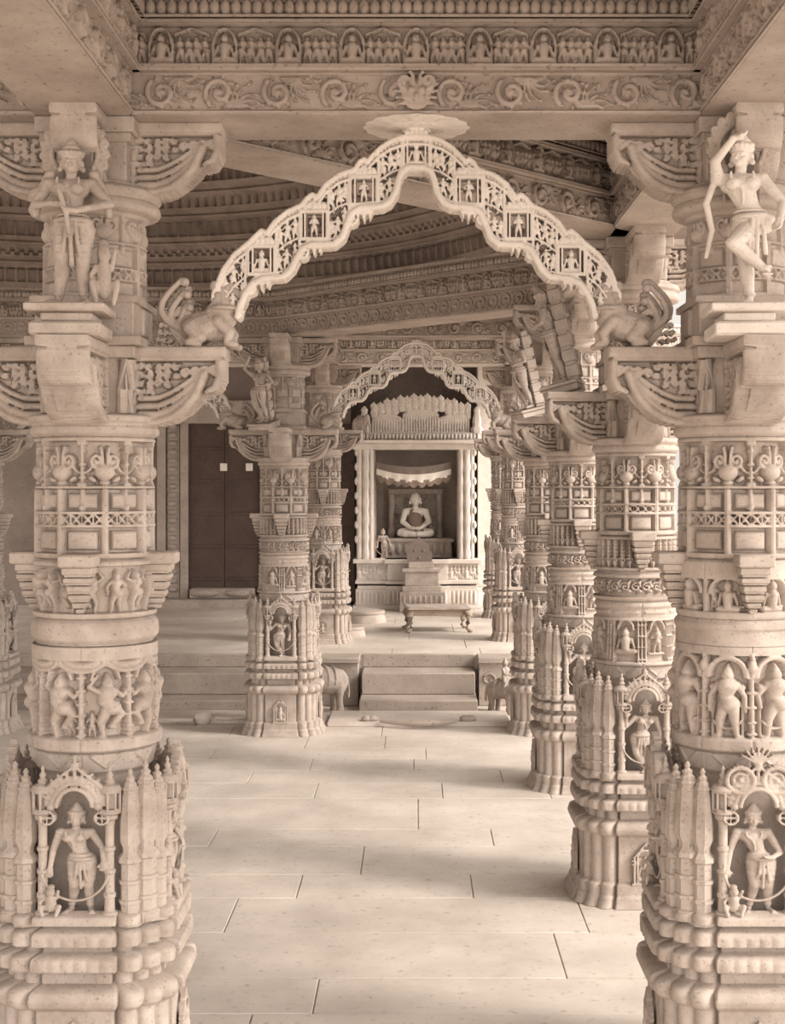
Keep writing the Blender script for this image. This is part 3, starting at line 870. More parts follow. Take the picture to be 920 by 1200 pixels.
def niche_figure_mesh(var):
    if var == 0:
        B = standing((((-.18, -.02, .60), (-.19, -.08, .44), (0, -.2, -1)), ((.19, -.02, .62), (.21, -.09, .50), (0, -.3, -1))), .035, 'rest')
    elif var == 1:
        B = standing((((-.20, -.02, .64), (-.20, -.10, .80), (0, -.1, 1)), ((.18, -.02, .60), (.16, -.10, .46), (0, -.3, -1))), -.035, 'cross')
    else:
        B = standing((((-.19, -.02, .60), (-.22, -.06, .42), (0, -.1, -1)), ((.18, -.04, .58), (.10, -.13, .56), (-1, -.1, .1))), .045, 'rest', female=False)
    # long garland looping to the shins, and a staff
    g = [((.25 * math.cos(t), -.09, .44 + .30 * math.sin(t)), .012) for t in [PI + PI * i / 14 for i in range(15)]]
    B.chain(g); B.chain([((-.25, -.09, .46), .012), ((-.22, -.06, .62), .010)]); B.chain([((.25, -.09, .46), .012), ((.22, -.06, .60), .010)])
    return B.fuse(.0075, 2, 'niche_figure')


def attendant_mesh():
    B = Body()   # crouching dwarf with a round head and folded legs
    B.seg((0, 0, .07), (0, -.01, .13), .045, .04); B.ball((0, -.02, .19), .036); B.seg((-.03, 0, .06), (-.07, -.04, .08), .026, .02); B.seg((-.07, -.04, .08), (-.05, -.05, .015), .02, .014)
    B.seg((.03, 0, .06), (.07, -.04, .08), .026, .02); B.seg((.07, -.04, .08), (.05, -.05, .015), .02, .014)
    B.seg((-.045, 0, .14), (-.075, -.03, .11), .015, .012); B.seg((.045, 0, .14), (.06, -.03, .20), .015, .012); B.ball((0, .0, .225), (.03, .03, .02)); B.ball((0, -.055, .185), .008)
    return B.fuse(.005, 1, 'attendant')


COLM = {}


def pillar(kind, res=1.25):
    """one complete pillar at the origin; returns its root empty"""
    r = empty('carved_pillar')
    if 'base' not in COLM:
        COLM.update(base=base_mesh(1.6), upper=upper_meshes(1.5), bracket=bracket_mesh(), spire=spire_mesh(), colonnette=colonnette_mesh(), shrine=shrine_relief_mesh(), corbel=corbel_mesh(),
                    block0=block_mesh(False), block1=block_mesh(True), ublock=upper_block_mesh(), nf=[niche_figure_mesh(i) for i in range(3)], att=attendant_mesh(), can={k: canopy_mesh(k) for k in 'LR'})
    C = COLM
    mobj('base', C['base'], 'marble', r)
    for n, me in zone_meshes(kind, res).items(): mobj(n, me, 'marble', r)
    for n, me in C['upper'].items(): mobj(n, me, 'marble', r)
    mobj('capital_block', C['block0'], 'marble', r); mobj('upper_block', C['ublock'], 'marble', r); mobj('top_block', C['block1'], 'marble', r)
    for i in range(4):
        a = i * PI / 2
        mobj('bracket', C['bracket'], 'marble', r, (0, 0, zc(409)), (0, 0, a)); mobj('upper_bracket', C['bracket'], 'marble', r, (0, 0, ZS), (0, 0, a), ((.70 if i == 3 and kind != 'I' else .98), .9, .92))
        rot = Matrix.Rotation(a, 3, 'Z')
        p = lambda x, y: tuple(rot @ Vector((x, y, 0)))
        mobj('corbel', C['corbel'], 'marble', r, p(0, -.225), (0, 0, a))
        cn = mobj('niche_canopy', C['can']['R' if kind == 'R' else 'L'], 'marble', r, p(0, -.315), (0, 0, a)); cn.location.z = EYE - 180 * (1 - KN) / S; cn.scale.z = KN
        for sx in (-1, 1): mobj('colonnette', C['colonnette'], 'marble', cn, (sx * .122, .015, -cn.location.z / KN), (0, 0, 0), (1, 1, 1 / KN))
        for x, y in ((58, 83), (73, 73), (83, 58)):
            mobj('spire_pilaster', C['spire'], 'marble', r, p(x / S, -y / S), (0, 0, a), (1.12, 1.12, 1) if x == y else (1, 1, .985))
        f = mobj('niche_figure', C['nf'][(i + {'L': 0, 'R': 2, 'I': 1}[kind]) % 3], 'marble', r, p(0, -.275), (0, 0, a), (.49, .45, .385)); f.location.z = zc(1067)
        if kind != 'I':
            mobj('attendant', C['att'], 'marble', f, (-.18, -.09, 0), (0, 0, 0), (1.0, 1.1, 1.2))
        s_ = mobj('shrine_relief', C['shrine'], 'marble', r, p(0, -.342), (0, 0, a)); s_.location.z = EYE + (570 - MN + 508 * KB) / S; s_.scale.z = KB
    return r


print('building pillars')
PX = 1.24; Y1, Y2, Y3, Y4, Y5 = 5.34, 7.83, 10.6, 12.95, 15.9
G_IN = 'tall carved pillars of the domed hall'
pl_L = pillar('L'); pl_L.location = (-PX, Y1, 0)
tag(pl_L, 'large carved pillar in the left foreground with dancers and a standing guardian', 'pillar', G_IN)
pl_R = pillar('R'); pl_R.location = (PX, Y1, 0)
tag(pl_R, 'large carved pillar cut by the right edge with figures under pointed arches', 'pillar', G_IN)
pl_3 = pillar('I', 1.5); pl_3.location = (PX, Y2, 0)
tag(pl_3, 'second pillar of the right row, just left of the big foreground one', 'pillar', G_IN)
index_kids()


def more(x, y, label, z=0, sz=1.0, rz=0.0, group=G_IN, s=1.0):
    c = copy_tree(pl_3); c.location = (x, y, z); c.rotation_euler = (0, 0, rz); c.scale = (s, s, sz); tag(c, label, 'pillar', group); return c


more(PX, Y3, 'third pillar of the right row, half hidden by the one before it')
more(PX, Y4, 'fourth and farthest pillar of the right row on the hall floor')
more(-PX, Y4, 'free standing carved pillar left of the central steps')
more(-PX - 2.87, Y4, 'carved pillar far left, mostly hidden behind the foreground pillar')
ZP = .50; kz = (ZS - ZP) / ZS; G_P = 'slimmer pillars standing on the raised porch'
more(-1.06, Y5, 'porch pillar on the raised floor behind the left free standing pillar', ZP, kz, 0, G_P, .86)
more(1.17, Y5 + .2, 'porch pillar on the raised floor right of the shrine, nearer one', ZP, kz, 0, G_P, .8)
more(1.20, 18.9, 'porch pillar beside the bright pier, the one farther back', ZP, kz, 0, G_P, .8)

# ================================================================ beams, ceilings, dome
print('beams')
lb = beam((-PX + .0, Y1), (PX, Y1), 'broad carved beam across the top of the picture above the scalloped arch', .36, 1.5)
beam((PX, Y1), (PX + 2.4, Y1), 'carved beam running right from the right foreground pillar')
beam((-PX - 2.87, Y1), (-PX, Y1), 'carved beam running left from the left foreground pillar')
beam((-PX, -.9), (-PX, Y1), 'carved beam in the top left corner running towards the viewer')
beam((PX, -.9), (PX, Y1), 'carved beam in the top right corner running towards the viewer')
beam((-PX, Y1), (PX, Y2), 'diagonal beam cutting the corner behind the top of the scalloped arch', .34)
beam((PX, Y1), (PX, Y2), 'side beam from the right foreground pillar to the second right pillar')
beam((PX, Y2), (PX, Y3), 'side beam from the second to the third right pillar')
beam((PX, Y3), (PX, Y4), 'side beam from the third to the fourth right pillar')
beam((-PX, Y4), (PX, Y3), 'far diagonal beam with a row of round medallions under the dome', .34, circles=True)
beam((-PX - 2.87, Y4), (-PX, Y4), 'beam under the dome running left from the free standing pillar', .34, circles=True)
beam((-PX, Y4), (PX, Y4), 'carved beam above the small dark far arch', .30)
beam((-PX - 2.87, Y1), (-PX - 5.36, Y2), 'near left diagonal beam of the dome octagon', sides=(-1,))
beam((-PX - 5.36, Y2), (-PX - 5.36, Y3), 'left side beam of the dome octagon', sides=(-1,))
beam((-PX - 5.36, Y3), (-PX - 2.87, Y4), 'far left diagonal beam of the dome octagon', sides=(-1,), circles=True)
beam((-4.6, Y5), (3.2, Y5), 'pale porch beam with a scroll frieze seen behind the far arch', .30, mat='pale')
beam((-PX, Y4), (-1.06, Y5), 'short beam linking the free standing pillar to the porch')
beam((PX, Y4), (1.17, Y5), 'short beam linking the last right pillar to the porch')

CZ = ZS + .45; DC = Vector((-PX - 1.435, (Y1 + Y4) / 2)); RD = 3.62
# ceiling slab with the round hole of the dome
def ceiling_hole():
    n = 96; x0, x1, y0, y1 = -7.0, 2.0, 4.6, 13.4; inner = []; outer = []
    for i in range(n):
        a = 2 * PI * i / n; c, s_ = math.cos(a), math.sin(a)
        inner.append((DC.x + RD * c, DC.y + RD * s_))
        t = min(((x1 - DC.x) / c if c > 0 else (x0 - DC.x) / c) if abs(c) > 1e-6 else 1e9, ((y1 - DC.y) / s_ if s_ > 0 else (y0 - DC.y) / s_) if abs(s_) > 1e-6 else 1e9)
        outer.append((DC.x + t * c, DC.y + t * s_))
    v = [(p[0], p[1], z) for z in (CZ + .002, CZ + .15) for ring in (inner, outer) for p in ring]; f = []
    for i in range(n):
        j = (i + 1) % n
        f += [(i, j, n + j, n + i), (2 * n + i, 3 * n + i, 3 * n + j, 2 * n + j), (n + i, n + j, 3 * n + j, 3 * n + i)]
    b = MB(); b.add(v, f); return b


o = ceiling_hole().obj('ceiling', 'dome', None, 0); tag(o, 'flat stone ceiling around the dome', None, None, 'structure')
for k, (a, b_, c, d) in enumerate(((-4.4, 3.6, -1.0, 4.6), (2.0, 3.6, 4.6, 5.6), (-7, 2.1, 13.4, 22.6))):
    m = MB(); m.box(a, b_, c, d, CZ + .001, CZ + .15)
    o = m.obj('ceiling', 'beam', None, 0); tag(o, ('flat ceiling over the aisle at the top edge', 'ceiling strip beside the right foreground pillar', 'flat ceiling over the raised porch')[k], None, None, 'structure')

print('dome')
def dome():
    # rings step inwards and upwards: figure bands, leaf bands and plain rolls alternate
    pts = [(RD, -.02), (RD, .02)]; bands = []; r, z = RD, .02
    for i in range(11):
        h = (.17, .10, .15, .10, .15, .12, .15, .12, .16, .12, .16)[i]; bands.append((z + .01, z + h - .01, i)); pts += [(r, z), (r - .02, z + h)]; z += h
        st = .09 + .012 * i
        pts += [(r - .05, z + .004), (r - .075, z + .02), (r - .06, z + .038), (r - .03 - st, z + .05 + .01 * i)]; r -= .03 + st + .02; z += .05 + .01 * i + .004
    pts += [(r - .02, z + .02), (r - .5, z + .10), (r - .55, z + .30), (r - 1.0, z + .36), (.02, z + .45)]
    P = []
    for (r0, z0), (r1, z1) in zip(pts[:-1], pts[1:]):
        n = max(1, int(math.hypot(r1 - r0, z1 - z0) / .014))
        for i in range(n):
            t = i / n; P.append((r0 + (r1 - r0) * t, z0 + (z1 - z0) * t))
    P.append(pts[-1]); P = np.array(P); nth = 2160; A = np.zeros((len(P), nth)); th = np.arange(nth)
    def band(za, zb, fn):
        m = np.where((P[:, 1] >= za) & (P[:, 1] <= zb))[0]
        if len(m): A[m] += fn(((P[m, 1] - za) / (zb - za))[:, None], th[None, :])
    def figs(per, d):
        def f(v, t):
            u = (t % per) / per * 2 - 1; body = np.exp(-(u / .42) ** 2 * (1 + 2 * v)) * (v < .72); head = np.exp(-((u / .3) ** 2 + ((v - .8) / .13) ** 2))
            return -d * (1 - np.clip(body + head, 0, 1)) * ((v > .03) & (v < .97))
        return f
    def lobes(per, d): return lambda v, t: -d * (1 - np.abs(np.sin(PI * t / per)) ** .6 * np.ones_like(v)) * (1 - v * .3)
    def rows(per, d): return lambda v, t: -d * (((t % per) < per * .5) ^ (v > .5)) * ((v > .1) & (v < .9))
    for za, zb, i in bands: band(za, zb, (figs(9, .05), rows(8, .03), figs(10, .045), lobes(9, .04))[i % 4])
    band(z, z + .4, lobes(45, .07))
    rad = P[:, 0:1] - A; a = 2 * PI * th / nth
    V = np.stack([DC.x + rad * np.cos(a)[None, :], DC.y + rad * np.sin(a)[None, :], np.zeros_like(rad) + CZ + P[:, 1:2]], -1)
    return grid_mesh(V, wrap=True)


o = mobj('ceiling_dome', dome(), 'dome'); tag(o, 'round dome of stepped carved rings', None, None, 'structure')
m = MB(); m.open = True; m.lathe([(CZ + .151, RD + .35), (CZ + 1.2, RD + .1), (CZ + 2.0, 2.2), (CZ + 2.5, .5)], DC.x, DC.y, 48)
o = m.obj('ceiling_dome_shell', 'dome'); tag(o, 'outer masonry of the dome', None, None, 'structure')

R = Relief(60, 46, 1.3, -9, False, -30, 0)            # horned face carved at the middle of the front frieze
R.ell(0, 26, 15, 15, -4, 8); R.ell(0, 38, 12, 6, -2, 4)
for sg in (-1, 1):
    R.ell(sg * 6, 22, 4, 4, 2); R.spiral(sg * 13, 12, 8, 1.2, PI / 2, 3, 0, -sg, 14); R.poly([(sg * 4, 16), (sg * 4, 6), (sg * 7, 2)], 2.6, 1)
    for i in range(4): R.cap(sg * 12, 20 + i * 5, sg * (25 - i), 14 + i * 8, 3.4, 1.8, -2)
R.ell(0, 29, 3.5, 4, 3)
mm = R.A > -8
mobj('horned_face', plate_mesh(np.where(mm, R.A, -3), R.dx, R.dy, mm, 4, -30, 0), 'beam', lb, (PX, -.205, .158))

# lotus boss on the underside of the front beam, above the arch
m = MB(); m.lathe([(-.024, .02), (-.022, .05), (-.013, .055), (-.011, .11), (-.005, .12), (-.003, .19), (0, .195)], seg=64, lobes=16, la=.06)
o = m.obj('lotus_boss', 'pale', None, 30, loc=(0, Y1, ZS)); tag(o, 'round lotus carved under the front beam at the tip of the arch', 'carved boss')

# ================================================================ scalloped arches with their sea monsters
print('arches')
AM = arch_mesh()


def makara_mesh():
    B = Body()      # stout crouching beast facing +X with a beaked head bent down; plumes curl up behind it
    B.chain([((-.07, 0, .085), .070), ((.0, 0, .095), .080), ((.06, 0, .135), .066), ((.07, 0, .20), .050), ((.055, 0, .25), .044)])
    B.chain([((.055, 0, .255), .046), ((.10, 0, .262), .036), ((.145, 0, .235), .026), ((.165, 0, .20), .014), ((.16, 0, .175), .008)])
    B.chain([((.08, 0, .225), .028), ((.125, 0, .195), .018), ((.14, 0, .170), .008)])
    for sy in (-1, 1):
        B.ball((.088, sy * .036, .268), .016); B.ball((.10, sy * .030, .285), (.03, .012, .008)); B.chain([((.05, sy * .05, .11), .036), ((.10, sy * .06, .06), .024), ((.09, sy * .06, .012), .018), ((.125, sy * .06, .002), .017)])
        B.chain([((-.07, sy * .045, .085), .046), ((-.03, sy * .065, .035), .030), ((-.08, sy * .065, .012), .020), ((-.04, sy * .065, .002), .017)])
        B.ball((.03, sy * .04, .275), (.022, .014, .028))
        for i in range(5): B.ball((.045 - .012 * i, sy * .046, .235 - .026 * i), (.017, .012, .015))
    B.mb.lathe([(.165, .076), (.175, .080), (.185, .074)], .066, 0, 20)
    for k in range(5):
        pts = []
        for i in range(10):
            t = i / 9; pts.append((-.09 - (.035 + .022 * k) * math.sin(t * 2.9), (k % 2 - .5) * .036, .06 + (.13 + .030 * k) * t - .02 * math.sin(t * PI)), ) ; pts[-1] = (pts[-1], .020 - .008 * t)
        B.chain(pts); q = Vector(pts[-1][0]); B.ball(q + Vector((.014, 0, -.010)), .021)
    return B.fuse(.0045, 1, 'makara')


MK = makara_mesh()
# curled side plume seen beside each monster
def plume_mesh():
    R = Relief(66, 74, 1.2, -9, False, -33, 0)
    for k in range(4):
        q = k * 6.5; R.poly([(30 - q, 72 - q * .1), (14 - q * .8, 62 - q * .5), (0 - q * .45, 46 - q * .5), (-4 + q * .1, 28 - q * .2), (4 + q * .5, 14 + q * .2)], 3.2, -2)
        R.spiral(8 + q * .6, 14 + q * .4, 5, 1, PI, 2, -1.6)
    for i in range(5):
        for j in range(3): R.spiral(-24 + j * 9 + i * 3, 60 - i * 11 + j * 2, 4.6, 1, i + j, 1.8, -3)
    m = R.A > -7.5
    return plate_mesh(np.where(m, R.A, -3), R.dx, R.dy, m, 16, -33, 74)


PLM = plume_mesh()


def arch(x, y, label, sx=1.0, mat='marble', name='scalloped_arch', mk=.82, sides=(-1, 1), shift=0.0):
    r = empty(name, (x, y, EYE), 0, label, 'arch'); r.scale = (sx, 1, 1)
    mobj('arch_band', AM, mat, r, (0, 0, 0))
    for sg in sides:
        k = mobj('makara', MK, 'marble', r, (sg * .80, 0, zc(409) - EYE + .010), (0, 0, 0 if sg < 0 else PI), (mk * 1.05, mk * 1.25, mk))
        mobj('tail_plume', PLM, 'marble', k, (-.15, 0, -.008), (0, 0, 0), (.95, .8, .9))
    return r


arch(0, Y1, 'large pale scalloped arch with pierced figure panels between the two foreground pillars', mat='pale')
arch(0, Y4, 'small far scalloped arch above the central steps')
arch(-PX - 1.435, Y4, 'scalloped arch partly seen left of the free standing pillar', 1.2)

# ================================================================ bracket statues
print('statues')
def statue_meshes():
    a = standing((((-.19, -.02, .63), (-.08, -.13, .62), (1, -.1, -.2)), ((.21, -.02, .64), (.05, -.15, .57), (-1, -.1, .1))), .012, 'rest', .12, .12, True, nose=1.05)
    a.chain([((-.04, -.15, .70), .014), ((.0, -.16, .56), .014), ((.01, -.13, .44), .012)])          # flute-like instrument held before the chest
    for sx in (-1, 1): a.chain([((sx * .12, .02, .83), .03), ((sx * .17, .03, .72), .026), ((sx * .2, .03, .58), .02)])   # shawl
    a = a.fuse(.005, 2, 'statue')
    b = standing((((-.16, -.04, .86), (-.07, -.08, .99), (1, 0, .3)), ((.19, -.03, .62), (.16, -.12, .50), (-.3, -.2, -1))), .05, 'danceL', -.6, .05, True, nose=1.1)
    b.chain([((-.14, .01, .80), .02), ((-.20, .0, .62), .018), ((-.17, .0, .46), .016), ((-.20, .0, .30), .012)])
    b = b.fuse(.005, 2, 'statue')
    c = standing((((-.19, -.04, .88), (-.10, -.06, 1.03), (.4, 0, 1)), ((.20, -.02, .64), (.13, -.12, .62), (-1, -.2, 0))), -.04, 'cross', .2, .15)
    c = c.fuse(.006, 2, 'statue')
    return a, b, c


SA, SB, SCm = statue_meshes()


def hood_mesh(w=.17, h=.30):
    """leafy tree canopy carved behind a statue's head"""
    R = Relief(90, 110, 1.3, -9, False, -45, 0)
    for i in range(15):
        t = -2.3 + 4.6 * i / 14; R.spiral(34 * math.sin(t), 50 - 38 * math.cos(t), 6.5, 1.1, t, 2.6, -3)
        R.ell(30 * math.sin(t), 50 - 34 * math.cos(t), 8, 8, -6, 5)
    R.arc(0, 50, 25, PI * .8, PI * 2.2, 3, -3, 20, 28); R.box(-20, 20, 20, 110, -5, 2)
    m = R.A > -7.5
    return plate_mesh(np.where(m, R.A, -4), R.dx, R.dy, m, 10, -45, 100)


HOOD = hood_mesh()


def statue(name, me, x, y, z, rz, label, s=.56, lean=0.0, extra=None, hood=True, mat='marble', ped=True):
    r = empty(name, (x, y, z), rz, label, 'statue', 'carved bracket statues'); r.rotation_euler = (lean, 0, rz)
    p = MB()
    if ped: p.box(-.125, .125, -.13, .13, 0, .05, .008); p.box(-.09, .09, -.10, .10, .05, .085, .006); p.box(-.14, .14, -.145, .12, .085, .115, .006)
    else: p.box(-.11, .11, -.11, .10, .0, .04, .006); p.box(-.12, .12, -.12, .10, .04, .06, .004)
    p.obj('pedestal', mat, r)
    h = .115 if ped else .06
    mobj('body', me, mat, r, (0, 0, h), (0, 0, 0), (s * 1.14, s * 1.1, s))
    if hood: mobj('leaf_hood', HOOD, mat, r, (0, .07, h + .70 * s), (0, 0, 0), (1, 1, 1))
    if extra: extra(r, h)
    return r


def helper_figures(r, h):
    t = mobj('attendant', COLM['att'], 'marble', r, (.115, .0, h), (0, 0, .3), (.62, .62, 1.0))


BY = zc(409)
statue('bracket_statue', SA, -PX - .0, Y1 - .37, BY, .05, 'upright crowned statue holding an instrument on the left foreground pillar', .575, 0, helper_figures)
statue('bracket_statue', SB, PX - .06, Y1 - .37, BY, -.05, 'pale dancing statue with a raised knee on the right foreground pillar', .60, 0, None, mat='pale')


def strut_back(r, h):
    """ribbed spine carved behind the leaning strut statues"""
    b = MB()
    b.box(-.045, .045, .045, .10, .06, .64, .004)
    for i in range(6):
        z = .08 + i * .09; b.box(-.055, .055, .04, .115, z, z + .072, .006)
        b.tube([(-.03, .118, z + .062), (0, .118, z + .03), (.03, .118, z + .062)], .006, 6); b.tube([(0, .118, z + .03), (0, .118, z + .008)], .006, 6)
    b.obj('ribbed_spine', 'marble', r)


def strut(x, y, label):
    d = Vector((DC.x - x, DC.y - y)).normalized(); rz = math.atan2(d.y, d.x) + PI / 2      # statue's -Y looks to the dome centre
    return statue('bracket_statue', SCm, x + d.x * .40, y + d.y * .40, BY + .0, rz, label, .56, .24, strut_back, False, ped=False)


strut(-PX, Y4, 'leaning bracket statue high on the free standing pillar left of the steps')
strut(PX, Y2, 'leaning bracket statue seen from behind on the second right pillar, with ribbed spine')
strut(PX, Y3, 'leaning bracket statue in profile on the third right pillar')

# ================================================================ floor, steps, porch
print('floor')
def slabs(x0, x1, y0, y1, z, rowd, wid, rnd, gap=.003, thick=.1, b=.003):
    m = MB(); y = y1
    while y > y0 + .05:
        d = min(rnd.uniform(*rowd), y - y0); x = x0 - rnd.uniform(0, .8)
        while x < x1:
            w = rnd.uniform(*wid); xa, xb = max(x, x0), min(x + w, x1)
            if xb - xa > .03: m.box(xa + gap, xb - gap, y - d + gap, y - gap, z - thick, z - rnd.uniform(0, .002), b)
            x += w
        y -= d
    m.box(x0, x1, y0, y1, z - thick - .05, z - .012)
    return m


rn = random.Random(11)
o = slabs(-7.6, 3.4, -1.2, 13.79, 0, (.42, .95), (.7, 2.1), rn).obj('floor', 'floor'); tag(o, 'pale worn flagstone floor of the hall', None, None, 'structure')
m = MB(); m.box(-60, 60, -40, 90, -1.0, -.62); o = m.obj('ground', 'ground', None, 0); tag(o, 'bright open court ground around the hall', None, None, 'structure')
# platform body
m = slabs(-7.6, 3.4, 14.67, 22.4, ZP, (.7, 1.0), (.9, 1.6), rn)
m.box(-7.6, 3.4, 14.68, 22.4, -.3, ZP - .1)
m.box(-7.6, 3.4, 13.79, 14.7, -.3, -.001)
o = m.obj('floor_porch', 'floor'); tag(o, 'raised pale stone floor of the porch', None, None, 'structure')


def steps(x0, x1, label):
    m = MB()
    m.box(x0, x1, 13.80, 14.70, 0, .142, .010); m.box(x0 + .01, x1 - .01, 14.19, 14.70, .142, .362, .010); m.box(x0, x1, 14.66, 14.72, .362, ZP + .003, .008)
    o = m.obj('stone_steps', 'step'); tag(o, label, 'steps', 'flights of stone steps'); return o


def wx(px, d): return (px - 488) * d / FOC


steps(wx(421, 13.8), wx(560, 13.8), 'central flight of stone steps between the elephants, up to the shrine')
steps(-5.2, wx(368, 13.8) - .12, 'wide flight of stone steps left of the free standing pillar')
# cheek blocks beside the steps
for a, b_, n, lb in ((368, 420, 0, 'block beside the central steps behind the left elephant'), (561, 640, 1, 'block beside the central steps behind the right elephant')):
    m = MB(); xa, xb = wx(a, 14.4) - (.05 if n == 0 else 0), wx(b_, 14.4)
    m.box(xa, xb, 14.35, 14.66, 0.0, ZP - .05, .008); m.box(xa - .01, xb + .01, 14.31, 14.70, ZP - .055, ZP + .004, .008)
    for q in range(3):
        m.tube([(xa + .1 + .07 * math.cos(t) * (1 - t / 9), 14.34, .28 + .07 * math.sin(t) * (1 - t / 9)) for t in [k * .5 for k in range(14)]], .012, 6) if q == 0 else None
    o = m.obj('step_block', 'step'); tag(o, lb, 'stone block')
# threshold stone with its curled ridge
m = MB(); m.box(wx(384, 13.2), wx(598, 13.2), 13.12, 13.79, -.01, .045, .012)
o = m.obj('threshold_slab', 'floor'); tag(o, 'low pale slab in front of the central steps', 'slab')
m = MB()
m.tube([(wx(px, 13.1), 13.1 - .10 * math.sin((px - 445) / 92 * PI), .055) for px in range(445, 538, 6)], [.012 + .022 * math.sin(i / 15 * PI) for i in range(16)], 8)
for px in (430, 437, 545, 552): m.ball((wx(px, 13.2), 13.18, .065), (.055, .05, .035), 12)
o = m.obj('half_moon_ridge', 'step'); tag(o, 'curved carved ridge with knobs lying on the low slab', 'threshold carving')
m = MB(); m.box(-4.6, wx(300, 13.4), 13.30, 13.79, -.01, .05, .012); m.ball((wx(238, 13.3), 13.27, .06), (.085, .07, .075), 12)
m.tube([(wx(px, 13.2), 13.22, .045) for px in (196, 210, 226)], .02, 8); m.tube([(wx(px, 13.2), 13.25 - .03 * math.sin((px - 255) / 9), .06) for px in range(252, 296, 6)], .018, 8)
o = m.obj('threshold_slab', 'floor'); tag(o, 'low slab with a rough knob in front of the left steps', 'slab')


# ---------------------------------------------------------------- elephants
def elephant_mesh(rider):
    B = Body()
    B.chain([((-.18, 0, .31), .13), ((0, 0, .33), .145), ((.16, 0, .33), .12)]); B.ball((-.22, 0, .30), (.11, .12, .13))
    B.ball((.29, 0, .40), (.095, .09, .10)); B.ball((.27, -.035, .46), .045); B.ball((.27, .035, .46), .045)
    B.chain([((.34, 0, .36), .055), ((.40, 0, .25), .040), ((.41, 0, .13), .028), ((.45, 0, .07), .022), ((.49, 0, .10), .018)])
    for sy in (-1, 1):
        B.ball((.25, sy * .105, .38), (.065, .018, .09)); B.chain([((.35, sy * .04, .32), .018), ((.42, sy * .05, .29), .010)])
        for x in (-.19, .13): B.chain([((x, sy * .075, .26), .065), ((x + .015, sy * .08, .13), .045), ((x, sy * .08, .03), .046), ((x + .01, sy * .08, .012), .05)])
        B.ball((.33, sy * .07, .41), .014)
    B.chain([((-.33, 0, .34), .016), ((-.36, 0, .22), .012), ((-.35, 0, .14), .018)])
    for x in (-.1, 0, .1): B.mb.tube([(x, .15 * math.cos(t), .33 + .15 * math.sin(t)) for t in [k * PI / 8 - .3 for k in range(11)]], .010, 6)
    if rider:
        B.chain([((0, 0, .48), .055), ((0, 0, .56), .045), ((0, 0, .60), .05)]); B.ball((0, 0, .69), .042); B.seg((0, 0, .72), (0, 0, .77), .03, .01)
        for sy in (-1, 1): B.chain([((0, sy * .04, .49), .03), ((.08, sy * .10, .43), .024), ((.05, sy * .12, .33), .018)]); B.chain([((0, sy * .055, .61), .02), ((.06, sy * .08, .55), .016), ((.12, sy * .03, .54), .012)])
    return B.fuse(.009, 2, 'elephant')


EL = elephant_mesh(False); ER = elephant_mesh(True)
o = mobj('stone_elephant', EL, 'marble', None, (wx(382, 13.95) - .02, 13.95, -.002), (0, 0, PI + .55), (.8, .8, 1.0)); tag(o, 'stone elephant left of the central steps, turned away', 'elephant sculpture')
o = mobj('stone_elephant', ER, 'marble', None, (wx(592, 13.95), 13.95, -.002), (0, 0, -.75), (.72, .72, .72)); tag(o, 'broken stone elephant with rider right of the central steps', 'elephant sculpture')

# ---------------------------------------------------------------- low round stands on the porch
for px, py, w, hh, lb in ((427, 731, 52, 17, 'low round stone stand left of the table, the one nearer the shrine'), (408, 748, 42, 14, 'low round stone stand on the porch edge beside the pillar base'), (600, 752, 50, 15, 'low round stone stand right of the table near the right pillars')):
    d = (EYE - ZP) * FOC / (py - 570) + .25; s_ = d / FOC
    m = MB(); r_ = w / 2 * s_; h_ = hh * s_ * .8
    m.lathe([(0, r_), (h_ * .55, r_ * .93), (h_ * .75, r_ * .86), (h_ * .78, r_ * .92), (h_, r_ * .92), (h_ + .003, r_ * .88)], seg=36)
    o = m.obj('round_stand', 'marble', None, 30, loc=(wx(px, d), d, ZP)); tag(o, lb, 'stone stand', 'low round stone stands')

# ---------------------------------------------------------------- low table
def small_table():
    r = empty('low_table', ((wx(512, 17.1)), 17.1, ZP), .10, 'low wooden offering table with curved legs on the porch', 'table')
    m = MB(); m.box(-.39, .39, -.29, .29, .275, .30, .006); m.box(-.37, .37, -.27, .27, .30, .305, .002); m.obj('table_top', 'marble', r)
    m = MB(); m.box(-.36, .36, -.26, -.24, .205, .275, .004); m.box(-.36, .36, .24, .26, .205, .275, .004); m.box(-.36, -.34, -.24, .24, .205, .275, .004); m.box(.34, .36, -.24, .24, .205, .275, .004); m.obj('apron', 'table', r)
    for sx in (-1, 1):
        for sy in (-1, 1):
            m = MB(); q = Vector((sx, sy, 0)).normalized()
            m.tube([(sx * .34, sy * .24, .26), (sx * .345 + q.x * .025, sy * .245 + q.y * .025, .20), (sx * .345 + q.x * .01, sy * .24, .11), (sx * .34, sy * .235, .05), (sx * .35 + q.x * .035, sy * .24 + q.y * .03, .016)], [.042, .048, .030, .020, .026], 10)
            m.ball((sx * .35 + q.x * .045, sy * .24 + q.y * .035, .018), (.034, .034, .018), 10)
            m.obj('leg', 'table', r)
    return r


small_table()

# ================================================================ shrine and back wall
print('shrine')
DS = 20.2; kS = FOC / DS
def sx_(px): return (px - 488) / kS
def sz_(py): return EYE + (570 - py) / kS


sh = empty('marble_shrine', (0, DS, ZP), 0, 'pale marble shrine with carved frame and roof around the seated idol', 'shrine')
def sh_obj(m, name, mat, **k):
    o = m.obj(name, mat, sh, **k); o.location = (0, -DS, -ZP); return o


